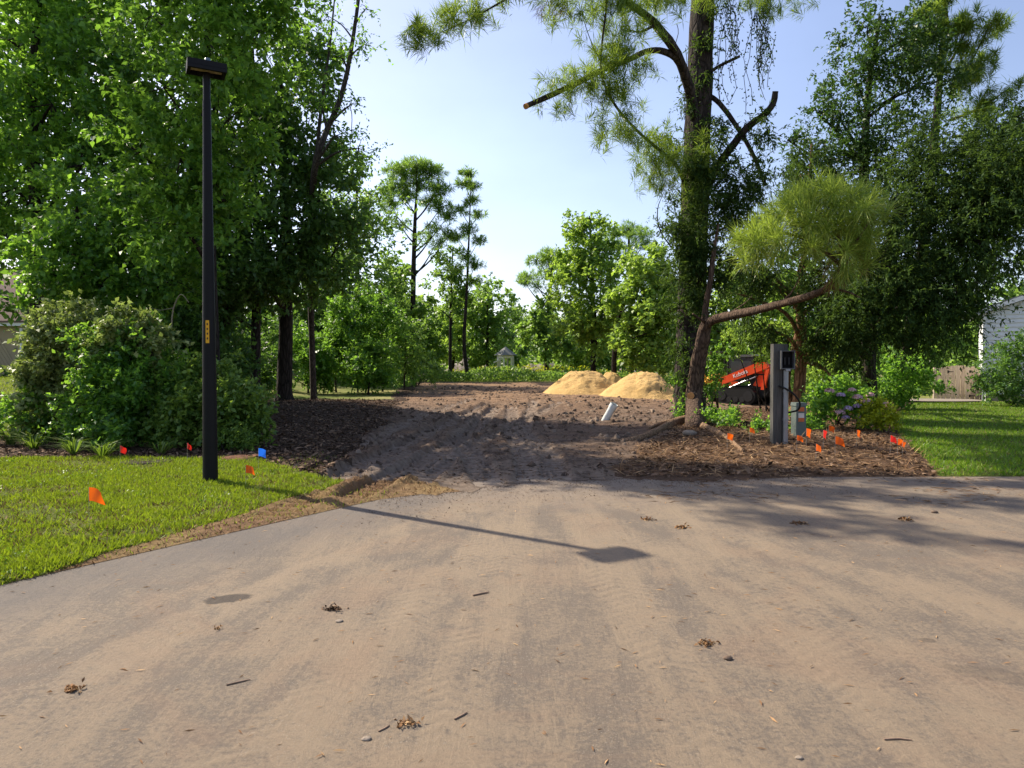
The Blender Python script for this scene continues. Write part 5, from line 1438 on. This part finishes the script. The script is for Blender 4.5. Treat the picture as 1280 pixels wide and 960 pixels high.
def left_house():
    d = 38.0
    xr = P(27, 460, d)[0]
    z0 = P(10, 472, d)[2]
    root = empty('tan_house', (xr, d, z0), 'tan house with brown shingle roof at the left edge', 'house')
    eave = P(10, 405, d)[2] - z0
    MB().box((-5.0, 4.05, eave / 2), (10, 8, eave)).build('wall', M['tan_wall'], root, local=True)
    # diagonal boards on the wall facing the road
    for i in range(26):
        x = -0.1 - i * 0.21
        zt = eave - 0.15
        MB().prism([(x, 0.045, 0.1), (x + 0.19, 0.045, 0.1), (x + 0.19 - 1.6, 0.045, zt), (x - 1.6, 0.045, zt)] if x + 0.19 <= 0 else [(x, 0.045, 0.1), (0, 0.045, 0.1), (x + 0.19 - 1.6, 0.045, zt), (x - 1.6, 0.045, zt)], (0, -0.02, 0)).build('diagonal_board', M['tan_wall'], root, local=True)
    MB().box((-4.9, -0.38, eave - 0.02), (10.9, 0.05, 0.2)).build('fascia', M['white_trim'], root, local=True)
    MB().box((0.06, -0.1, eave / 2 - 0.1), (0.09, 0.09, eave - 0.24)).build('downpipe', M['white_trim'], root, local=True)
    MB().prism([(0.5, -0.45, eave + 0.05), (-0.5, 4.0, eave + 3.4), (-10.5, 4.0, eave + 3.4), (-10.5, -0.45, eave + 0.05)], (0, 0.02, 0.1)).prism([(0.5, 8.45, eave + 0.05), (-10.5, 8.45, eave + 0.05), (-10.5, 4.0, eave + 3.4), (-0.5, 4.0, eave + 3.4)], (0, -0.02, 0.1)).build('roof', M['shingle'], root, local=True)
    MB().add([(0.0, 0.06, eave), (0.0, 8.0, eave), (-0.5, 4.0, eave + 3.3)], [(0, 1, 2)]).build('gable', M['tan_wall'], root, local=True)
left_house()
shrub('foundation_shrub', 'dark shrub at the corner of the tan house', (22, 478), [C(20, 462, 9, 36.5), C(28, 458, 9, 36.5), C(10, 466, 7, 36.5)], 'leaf_deep', 160, 7, 0.13, 0.08, 71, group=None, stems=3)

def gazebo():
    d = 66.0
    g = P(632, 466, d)
    z0 = hz(g[0], g[1])
    root = empty('gazebo', (g[0], d, z0), 'small white gazebo with grey pyramid roof far behind the weeds', 'gazebo')
    s = d / F_PX
    zt = P(0, 433, d)[2] - z0; ze = P(0, 444, d)[2] - z0
    n = 6
    V = [(math.cos(i / n * 2 * math.pi + 0.3) * 13 * s * 1.15, math.sin(i / n * 2 * math.pi + 0.3) * 13 * s * 1.15, ze) for i in range(n)]
    MB().add(V + [(0, 0, zt)], [(i, (i + 1) % n, n) for i in range(n)] + [tuple(range(n - 1, -1, -1))]).build('roof', M['grey_shingle'], root, local=True)
    for i in range(n):
        x, y = math.cos(i / n * 2 * math.pi + 0.3) * 10 * s, math.sin(i / n * 2 * math.pi + 0.3) * 10 * s
        MB().box((x, y, ze / 2 - 0.03), (0.16, 0.16, ze)).build('post', M['white_trim'], root, local=True)
        x2, y2 = math.cos((i + 1) / n * 2 * math.pi + 0.3) * 10 * s, math.sin((i + 1) / n * 2 * math.pi + 0.3) * 10 * s
        rz = math.atan2(y2 - y, x2 - x); ln = math.hypot(x2 - x, y2 - y) - 0.18
        MB().box(((x + x2) / 2, (y + y2) / 2, ze - 0.16), (ln, 0.1, 0.25), rz=rz).build('beam', M['white_trim'], root, local=True)
        if i != 4:
            MB().box(((x + x2) / 2, (y + y2) / 2, 0.55), (ln, 0.06, 0.9), rz=rz).build('railing', M['white_trim'], root, local=True)
    MB().prism([(-15 * s, -9 * s, ze - 0.75), (-4 * s, -9 * s, ze - 0.4), (-4 * s, -9 * s, ze - 0.3), (-15 * s, -9 * s, ze - 0.63)], (0, 10 * s, 0)).build('lean_to_roof', M['white_trim'], root, local=True)
gazebo()

# grey soil berms far back
def berm(px0, px1, py, pyb, d, label, seed):
    a, b = P(px0, pyb, d), P(px1, pyb, d)
    z0 = hz((a[0] + b[0]) / 2, d)
    H = P(0, py, d)[2] - z0
    n, m = 60, 16
    V, F = [], []
    for i in range(n):
        t = i / (n - 1)
        x = a[0] + (b[0] - a[0]) * t
        prof = math.sin(math.pi * t) ** 0.7 * (0.75 + 0.25 * float(fbm(np.array(t * 6), np.array(seed * 1.0), 3, seed)))
        for j in range(m):
            v = j / (m - 1)
            y = d + (v - 0.5) * 7
            V.append((x, y, z0 - 0.1 + H * prof * math.sin(math.pi * v) ** 0.9 * (1 + 0.1 * float(fbm(np.array(x * .8), np.array(y * .8), 3, seed + 2)))))
    for i in range(n - 1):
        for j in range(m - 1):
            F.append((i * m + j, (i + 1) * m + j, (i + 1) * m + j + 1, i * m + j + 1))
    o = raw_mesh('soil_berm', np.array(V), 4, M['berm'], None, True, F=F)
    tag(o, label, 'soil mound', 'grey soil mounds far back')
berm(545, 622, 442, 468, 78, 'grey soil mound left of the gazebo, behind the twin thin trunks', 1)
berm(625, 720, 446, 470, 80, 'grey soil mound right of the gazebo', 2)
berm(720, 860, 452, 470, 82, 'long grey soil mound behind the sand piles', 3)

# ------------------------------------------------------------------ middle background trees
def bg_pine(px, d, top_py, trunk_ctrl, heads, label, seed, L=0.42, W=0.055, leaf='leaf_far'):
    q0 = P(px, 460, d); g = hz(q0[0], q0[1])
    root = empty('pine_tree', (q0[0], q0[1], g), label, 'tree', g_bg)
    rg = np.random.default_rng(seed)
    q = curve_pts([(q0[0], q0[1], g, trunk_ctrl[0])] + PT(*[(a, b, d, r) for a, b, r in trunk_ctrl[1]]))
    mb = MB().tube(q[:, :3], q[:, 3], 9, 0.04, seed)
    pts, drs = [], []
    for a, b, rp, k in heads:
        c = P(a, b, d + rg.normal() * 0.8)
        ta = trunk_interp(q, c[2] - 0.8 - 0.75 * abs(c[0] - q0[0]))
        mid = (ta[:3] + c) / 2 + np.array([0, 0, -0.12 * abs(c[0] - ta[0])])
        l = curve_pts([(*ta[:3], max(.03, ta[3] * 0.45)), (*mid, max(.025, ta[3] * 0.3)), (*c, .015)])
        mb.tube(l[:, :3], l[:, 3], 5, 0.04, seed)
        rr = rp / F_PX * d
        for _ in range(int(k * 4.2)):
            u = unit(rg.standard_normal(3))
            p = c + u * np.array([1.5, 1.5, 0.75]) * rr * rg.random() ** 0.45
            pts.append(p); drs.append(unit(u * 0.6 + np.array([0, 0, 0.6])))
            if rg.random() < 0.2: mb.tube([c, (c + p) / 2 + (0, 0, -0.05), p], [0.02, 0.015, 0.008], 4, cap=False)
    mb.build('trunk', M['bark_dark'], root)
    raw_mesh('crown', tufts(pts, drs, 17, L, W, rg, 0.9, 0.1), 4, M['leaf_far' if leaf is None else leaf], root)
bg_pine(516, 58, 190, (0.24, [(516, 400, .22), (517, 330, .19), (519, 270, .13), (521, 235, .06), (520, 205, .02)]),
        [(520, 208, 17, 30), (500, 215, 15, 24), (540, 213, 14, 22), (492, 235, 13, 18), (548, 235, 13, 18), (522, 230, 16, 22), (485, 255, 12, 12), (552, 258, 12, 12), (505, 245, 12, 12), (538, 250, 12, 12), (545, 285, 14, 10), (560, 270, 9, 7), (500, 280, 10, 6), (530, 295, 12, 6), (560, 295, 10, 6), (545, 305, 10, 5)],
        'tall pine with a bare trunk and dense rounded crown left of centre', 81, leaf='leaf_far')
bg_pine(585, 57, 207, (0.17, [(580, 430, .15), (583, 370, .11), (586, 300, .07), (588, 240, .035), (587, 212, .015)]),
        [(585, 216, 8, 10), (580, 228, 8, 8), (592, 232, 8, 8), (588, 250, 9, 8), (597, 268, 8, 6), (576, 262, 9, 7), (585, 285, 10, 8), (572, 296, 10, 8), (598, 300, 8, 6), (580, 320, 12, 9), (595, 330, 9, 7), (570, 335, 11, 8), (592, 350, 9, 6)],
        'thin spindly tree with sparse tufts right of the tall rounded pine', 82, L=0.4)
tree('slim_tree', 'slim tree with low light branches beside the spindly tall one', 'tree',
     B(563, 59, 0.14, [(563, 430, 59, .13), (564, 370, 59, .1), (566, 310, 59, .05)]),
     [C(560, 325, 18, 59), C(545, 340, 16, 59), C(575, 345, 16, 59), C(560, 365, 20, 59), C(545, 385, 16, 59), C(580, 385, 16, 59)], 'leaf_far', 'bark_dark', 600, 6, 0.28, 0.17, 83, g_bg, hollow=0.3)
bg_pine(683, 62, 310, (0.22, [(684, 430, .2), (686, 380, .17), (690, 340, .12), (692, 318, .05)]),
        [(688, 320, 14, 16), (672, 325, 12, 12), (700, 330, 12, 12), (660, 345, 11, 10), (655, 352, 8, 6), (684, 342, 12, 10), (700, 352, 12, 8), (672, 358, 10, 5)],
        'crooked pine with flat tufts standing left of the light green poplar', 84)
bg_pine(790, 66, 277, (0.25, [(788, 420, .22), (787, 350, .18), (786, 300, .1), (786, 285, .05)]),
        [(786, 288, 14, 18), (772, 292, 12, 12), (800, 292, 12, 12), (765, 305, 9, 8), (805, 305, 10, 8), (786, 308, 14, 10), (778, 325, 12, 7), (798, 325, 12, 7)],
        'pine crown showing between the poplar and the rounder maple', 85)
tree('poplar_tree', 'tall light green tree in the middle, behind the sand piles', 'tree',
     B(742, 50, 0.22, [(742, 420, 50, .2), (740, 350, 50, .15), (738, 290, 50, .08), (737, 270, 50, .04)]),
     [C(742, 285, 20, 50, 1.2), C(718, 290, 18, 50, 1.2), C(730, 315, 28, 49.5), C(755, 310, 20, 50), C(712, 330, 24, 49.6), C(740, 350, 32, 49), C(768, 345, 18, 50), C(712, 370, 28, 49.2), C(745, 390, 34, 48.6), C(715, 405, 26, 49), C(768, 385, 20, 49.6), C(745, 425, 26, 48.8)],
     'leaf_farlight', 'bark_dark', 2500, 7, 0.27, 0.18, 86, g_bg, hollow=0.3, up=0.5)
tree('maple_tree', 'rounded yellow green maple behind the right sand pile', 'tree',
     B(767, 45, 0.17, [(768, 440, 45, .16), (772, 400, 45, .13), (790, 350, 45, .08), (805, 325, 45, .03)]),
     [C(810, 330, 24, 44), C(790, 345, 22, 44.4), C(830, 350, 24, 44), C(780, 380, 22, 44), C(805, 375, 28, 43.6), C(838, 385, 26, 43.6), C(785, 410, 22, 43.6), C(815, 415, 30, 43), C(842, 425, 24, 43), C(800, 440, 22, 43), C(830, 450, 18, 42.6)],
     'leaf_farlight', 'bark_dark', 2200, 7, 0.26, 0.19, 87, g_bg, hollow=0.3)
tree('round_tree', 'small dark rounded tree right of the gazebo', 'tree',
     B(683, 62, 0.18, [(683, 440, 62, .17), (682, 410, 62, .12), (682, 390, 62, .06)]),
     [C(682, 395, 20, 61), C(668, 412, 18, 61), C(695, 412, 18, 61), C(680, 425, 20, 60.6), C(655, 408, 11, 61), C(700, 432, 14, 61)], 'leaf_far', 'bark_dark', 800, 6, 0.36, 0.22, 88, g_bg)
auto_tree(610, 70, 345, 85, 'broad mid green tree behind the spindly trunks', 89, 'leaf_far', n=12, low=0.15)
auto_tree(565, 72, 365, 90, 'light edged tree left of the gazebo roof', 90, 'leaf_farlight', n=11, low=0.12)
auto_tree(640, 95, 372, 60, 'darkest far tree in the notch of the skyline above the gazebo', 91, 'leaf_deep', n=9, low=0.1, L=0.4, W=0.25)
auto_tree(530, 66, 375, 80, 'leafy tree low behind the tall pine trunk', 92, 'leaf_far', n=10, low=0.1)
auto_tree(720, 74, 400, 90, 'low tree between the poplar trunk and the gazebo mound', 93, 'leaf_far', n=9, low=0.12)
auto_tree(760, 78, 395, 90, 'shaded tree in the row behind the sand piles', 94, 'leaf_deep', n=9, low=0.12)
auto_tree(850, 62, 350, 90, 'tree showing just left of the big pine trunk', 95, 'leaf_far', n=10, low=0.12)
auto_tree(495, 58, 320, 70, 'far tree filling the gap left of the tall pine trunk', 96, 'leaf_far', n=10, low=0.1)
auto_tree(400, 48, 300, 110, 'tree behind the bright saplings and the thick trunk', 97, 'leaf_deep', n=12, low=0.1)
auto_tree(330, 52, 330, 120, 'shadowed tree glimpsed between the left trunks', 98, 'leaf_far', n=12, low=0.06)
auto_tree(260, 50, 300, 130, 'tree closing the view behind the lamp post shrubs', 99, 'leaf_deep', n=12, low=0.05)
# bright saplings
g_sap = 'saplings at the far left corner of the lot'
def sap(px, d, top, w, label, seed, leaf='leaf_bright', n=9):
    return auto_tree(px, d, top, w, label, seed, leaf, low=0.22, n=n, ntw=620, lpt=7, L=0.19, W=0.12, group=g_sap, name='sapling', rt=0.05, clump=0.45)
sap(420, 38, 375, 42, 'leftmost bright sapling beside the thick trunked tree', 101)
sap(447, 38, 350, 55, 'tallest bright green sapling in the far left clump', 102)
sap(478, 39, 362, 50, 'bright sapling right of the tallest one', 103)
sap(505, 41, 392, 46, 'duller sapling at the right end of the clump', 104, 'leaf_far', 8)
sap(395, 36, 425, 40, 'short yellowish sapling just right of the thick trunk', 105, 'leaf_bright', 7)
sap(460, 36, 430, 60, 'low leafy growth under the tallest sapling', 106, 'leaf_bright', 7)
shrub('lot_shrub', 'grey green shrub at the end of the sapling clump', (520, 482), [C(515, 450, 16, 42), C(530, 462, 14, 43), C(505, 465, 14, 42), C(540, 455, 12, 45)], 'leaf_far', 420, 7, 0.17, 0.09, 107, group=None)
# pale dead brush
q = np.random.default_rng(9)
mbr = MB()
g0 = gp(500, 481)
for i in range(26):
    a = P(505 + q.normal() * 5, 478, g0[1]); b = P(508 + q.normal() * 11, 458 + q.random() * 12, g0[1] + q.normal() * 0.5)
    mbr.tube([a, (a + b) / 2 + q.normal(size=3) * 0.12, b], [0.022, 0.016, 0.006], 4)
tag(mbr.build('dead_brush', M['dead_twig']), 'pale dry brush at the corner of the cleared soil', 'dead brush')

# weeds at the back edge of the lot, and the far wood
def weed_band(name, px0, px1, d0, d1, hgt, n, leaf, seed, L=0.22, W=0.10):
    q = np.random.default_rng(seed)
    d = d0 + (d1 - d0) * q.random(n)
    px = px0 + (px1 - px0) * q.random(n)
    x = (px - 640) / F_PX * d
    lump = 0.55 + 0.6 * np.clip(fbm(x * 0.45, d * 0.45, 3, seed) + 0.4, 0, 1)
    z = height(x, d, False) + q.random(n) ** 0.8 * hgt * lump
    pos = np.stack([x, d, z], 1)
    D = q.standard_normal((n, 3)) + np.array([0, 0, 0.5])
    N = np.array([0, 0, 1.0]) + 0.6 * q.standard_normal((n, 3))
    s = 0.6 + 0.8 * q.random(n)
    o = raw_mesh(name, leaf_verts(pos, D, N, L * s, W * s), 4, M[leaf], None)
    tag(o, kind='stuff')
    return o
weed_band('weeds', 500, 870, 55, 60, 1.05, 15000, 'leaf_far', 201).update_tag()
weed_band('weeds', 560, 860, 60, 68, 1.15, 9000, 'leaf_yellow', 202)
weed_band('weeds', 370, 520, 44, 54, 0.9, 6000, 'leaf_bright', 203)
weed_band('weeds', 850, 1180, 40, 50, 1.0, 7000, 'leaf_farlight', 204)
q = np.random.default_rng(8)
n = 46000
ang = (q.random(n) - 0.5) * 1.75
d = 100 + 45 * q.random(n)
x = np.sin(ang) * d * 1.05; y = np.cos(ang) * d
lump = 0.62 + 0.38 * fbm(ang * 26, np.zeros(n), 3, 6)
z = q.random(n) ** 0.85 * 11.5 * lump + 0.5
D = q.standard_normal((n, 3)); N = np.array([0, 0, 1.0]) + 0.7 * q.standard_normal((n, 3))
o = raw_mesh('far_wood', leaf_verts(np.stack([x, y, z], 1), D, N, 0.95 * (0.6 + 0.7 * q.random(n)), 0.62), 4, M['leaf_far'], None)
tag(o, kind='stuff')

# ------------------------------------------------------------------ ground cover
def scatter(n, xr, yr, cls, seed, near=8.0, pw=1.0):
    q = np.random.default_rng(seed)
    x = xr[0] + (xr[1] - xr[0]) * q.random(n); y = yr[0] + (yr[1] - yr[0]) * q.random(n)
    keep = (np.abs(x) < y * 0.74 + 1.5) & (q.random(n) < np.clip(near / np.hypot(x, y), 0, 1) ** pw) & (y > edge(x) + 0.01)
    x, y = x[keep], y[keep]
    c = classify(x, y)
    k = np.isin(c, cls)
    x, y = x[k], y[k]
    return x, y, height(x, y), q

def blades(name, x, y, z, q, L, W, mat, lean=0.5, dry=None):
    n = len(x)
    D = np.array([0, 0, 1.0]) + q.standard_normal((n, 3)) * np.array([lean, lean, 0.1])
    N = q.standard_normal((n, 3))
    s = 0.5 + 0.9 * q.random(n)
    o = raw_mesh(name, leaf_verts(np.stack([x, y, z - 0.008], 1), D, N, L * s, W * s, 0.0, 0.12, 0.35), 4, M[mat], None)
    return tag(o, kind='stuff')
def chips(name, x, y, z, q, L, W, mat, lift=0.012, tiltz=0.22):
    n = len(x)
    D = q.standard_normal((n, 3)) * np.array([1, 1, tiltz]); N = np.array([0, 0, 1.0]) + 0.35 * q.standard_normal((n, 3))
    s = 0.4 + 1.0 * q.random(n)
    o = raw_mesh(name, leaf_verts(np.stack([x, y, z + lift * q.random(n)], 1), D, N, L * s, W * s, 0.1, 0.05, 0.5), 4, M[mat], None)
    return tag(o, kind='stuff')
x, y, z, q = scatter(560000, (-9, -1), (4.4, 13.2), [LAWN], 301, near=6.8, pw=1.0)
patch = fbm(x * 0.7, y * 0.7, 3, 71) + 0.9 * fbm(x * 3, y * 3, 3, 72)
k = q.random(len(x)) < np.clip(0.72 - 1.0 * patch, 0.12, 1)
x, y, z = x[k], y[k], z[k]
blades('grass', x, y, z, q, 0.062, 0.0095, 'grass', 0.75)
kk = (q.random(len(x)) < 0.10) | ((patch[k] > 0.22) & (q.random(len(x)) < 0.5))
blades('grass', x[kk], y[kk], z[kk], q, 0.055, 0.010, 'straw', 1.1)
kk = (fbm(x * 1.7, y * 1.7, 3, 77) > 0.22) & (q.random(len(x)) < 0.10)
chips('lawn_weeds', x[kk], y[kk], z[kk] + 0.02, q, 0.028, 0.018, 'grass_deep', 0.02, 0.9)
x, y, z, q = scatter(24000, (-6, -0.5), (4.5, 13), [VERGE], 302, near=8)
blades('grass', x, y, z, q, 0.05, 0.009, 'straw', 1.2)
x, y, z, q = scatter(7000, (-6, -1.2), (4.5, 13), [VERGE, MULCH], 303, near=8)
k = fbm(x * 1.1, y * 1.1, 3, 91) > 0.12
blades('grass', x[k], y[k], z[k], q, 0.06, 0.009, 'grass', 0.7)
x, y, z, q = scatter(260000, (5.5, 25), (10.4, 33), [LAWN], 304, near=13, pw=1.2)
blades('grass', x, y, z, q, 0.075, 0.016, 'grass_deep', 0.7)
x, y, z, q = scatter(90000, (-27, -9), (15, 40), [LAWN], 305, near=16, pw=1.0)
blades('grass', x, y, z, q, 0.10, 0.022, 'grass', 0.7)

x, y, z, q = scatter(90000, (-12, -0.5), (9.5, 30), [MULCH], 310, near=13, pw=1.0)
chips('mulch_chips', x, y, z, q, 0.10, 0.035, 'chip', 0.02)
x, y, z, q = scatter(110000, (0.5, 14), (10.4, 27), [MULCH], 311, near=12, pw=1.0)
chips('pine_straw', x, y, z, q, 0.17, 0.009, 'straw', 0.03)
x, y, z, q = scatter(26000, (0.5, 14), (10.4, 27), [MULCH], 312, near=12, pw=1.0)
chips('mulch_chips', x, y, z, q, 0.11, 0.05, 'chip', 0.03)
x, y, z, q = scatter(42000, (-5, 7), (9.6, 34), [DIRT, VERGE], 313, near=11, pw=1.0)
chips('soil_litter', x, y, z, q, 0.065, 0.02, 'chip', 0.01)

# clods in the churned soil
x, y, z, q = scatter(11000, (-6, 8), (10.3, 48), [DIRT], 320, near=14, pw=0.7)
k = (q.random(len(x)) < np.clip(0.15 + 0.9 * sstep(-0.1, 0.5, fbm(x * 0.33, y * 0.33, 2, 31)), 0, 1)) & (y - edge(x) > 0.5)
x, y, z = x[k], y[k], z[k]
n = len(x)
base = np.array([(-1, -1, -.6), (1, -1, -.6), (1, 1, -.6), (-1, 1, -.6), (-.7, -.7, .6), (.7, -.7, .6), (.7, .7, .6), (-.7, .7, .6)])
fidx = np.array([(4, 5, 6, 7), (0, 1, 5, 4), (1, 2, 6, 5), (2, 3, 7, 6), (3, 0, 4, 7)])
s = (0.012 + 0.055 * q.random(n) ** 3.0)[:, None, None]
V = (base[None] + 0.35 * q.standard_normal((n, 8, 3))) * s
a = q.random(n) * 6.28
V = np.stack([V[..., 0] * np.cos(a)[:, None] - V[..., 1] * np.sin(a)[:, None], V[..., 0] * np.sin(a)[:, None] + V[..., 1] * np.cos(a)[:, None], V[..., 2]], -1)
V += np.stack([x, y, z + 0.3 * s[:, 0, 0]], -1)[:, None, :]
F = (fidx[None] + (np.arange(n) * 8)[:, None, None]).reshape(-1, 4)
tag(raw_mesh('soil_clods', V.reshape(-1, 3), 4, M['clod'], None, F=F), kind='stuff')

# ------------------------------------------------------------------ litter on the road
g_lit = 'litter lying on the dusty road'
def leafclump(px, py, label, seed, size=0.055, mat='straw', n=46):
    p = gp0(px, py); q = np.random.default_rng(seed)
    pos = p + q.standard_normal((n, 3)) * np.array([size * .55, size * .4, 0.0]) + np.array([0, 0, 0.004]) + np.abs(q.standard_normal((n, 1))) * np.array([0, 0, 0.006])
    D = q.standard_normal((n, 3)) * np.array([1, 1, 0.5])
    o = raw_mesh('dry_leaf_clump', leaf_verts(pos, D, np.array([0, 0, 1.0]) + .5 * q.standard_normal((n, 3)), size * 0.6, size * 0.3, 0.25, 0.3), 4, M[mat], None)
    tag(o, label, 'leaf litter', g_lit)
leafclump(91, 862, 'crumpled brown leaf clump in the lower left of the road', 1, 0.05)
leafclump(510, 905, 'reddish tuft of leaves near the bottom middle of the road', 2, 0.045)
leafclump(416, 762, 'dark brown curled clump left of centre on the road', 3, 0.05, 'chip', 60)
leafclump(808, 650, 'tuft of dry grass beyond the lamp shadow', 4, 0.07, n=30)
leafclump(855, 660, 'flat orange needle patch right of the lamp head shadow', 5, 0.07, n=34)
leafclump(1000, 655, 'orange needle patch on the sunny strip of road at right', 6, 0.075, n=34)
leafclump(1135, 650, 'orange needle drift near the shaded road edge', 7, 0.085, n=36)
leafclump(882, 805, 'thin tuft of dry grass right of centre', 8, 0.05)
leafclump(273, 786, 'small twig and leaf bundle below the dark stain', 9, 0.03, n=20)
rock('dirt_clod', gp0(910, 824), 0.022, 'clod', 'small brown clod right of centre on the road', 'clod', 11)
rock('dirt_clod', gp0(1168, 641), 0.03, 'clod', 'dark clod in the shade of the far right road edge', 'clod', 12)
rock('wood_chip', gp0(424, 777), 0.02, 'stone', 'pale wood chip just below the dark curled clump', 'wood chip', 13, 0.4)
rock('wood_chip', gp0(458, 924), 0.018, 'stone', 'pale wood chip near the bottom edge left of the reddish tuft', 'wood chip', 14, 0.4)
rock('wood_chip', gp0(999, 948), 0.014, 'stone', 'pale chip at the bottom edge right of centre', 'wood chip', 15, 0.4)
def twig(px0, py0, px1, py1, label, r=0.0034):
    a, b = gp0(px0, py0), gp0(px1, py1)
    m = (a + b) / 2 + np.array([0.01, 0.008, r])
    o = MB().tube([a + (0, 0, r), m, b + (0, 0, r)], [r, r * 1.1, r * 0.6], 6).build('twig', M['stick'])
    tag(o, label, 'twig', g_lit)
twig(591, 745, 611, 741, 'short dark stick lying in the middle of the road', 0.006)
twig(473, 915, 487, 907, 'small stick left of the reddish tuft')
twig(1105, 925, 1140, 926, 'thin reddish twig near the bottom right', 0.004)
twig(568, 900, 584, 891, 'thin twig right of the reddish tuft', 0.004)
twig(283, 857, 313, 850, 'thin straw twig in the lower left of the road', 0.004)
q = np.random.default_rng(45)
n = 5200
x = -1.6 + 6.4 * q.random(n); y = edge(x) - 0.02 - q.random(n) ** 2.6 * 1.5
chips('soil_crumbs', x, y, np.zeros(n) + 0.003, q, 0.016, 0.013, 'clod', 0.004, 0.2)
q = np.random.default_rng(46)
n = 1500
x = 1.6 + 6.5 * q.random(n); y = 8.4 + 2.0 * q.random(n) - 0.35 * np.abs(fbm(x * 1.2, x * 0, 3, 8))
k = (fbm(x * 1.6, y * 3.0, 3, 61) > 0.05) & (y < road_edge(x))
x, y = x[k], y[k]
chips('pine_straw', x, y, np.zeros(len(x)) + 0.004, q, 0.14, 0.009, 'straw', 0.006, 0.05)
# unsorted crumbs and needles
q = np.random.default_rng(44)
n = 900
y = 2.4 + 7.6 * q.random(n) ** 0.8; x = (q.random(n) - 0.5) * 1.5 * y
k = y < edge(x) - 0.05
x, y = x[k], y[k]
chips('road_litter', x, y, np.zeros(len(x)) + 0.004, q, 0.05, 0.007, 'straw', 0.004, 0.05)
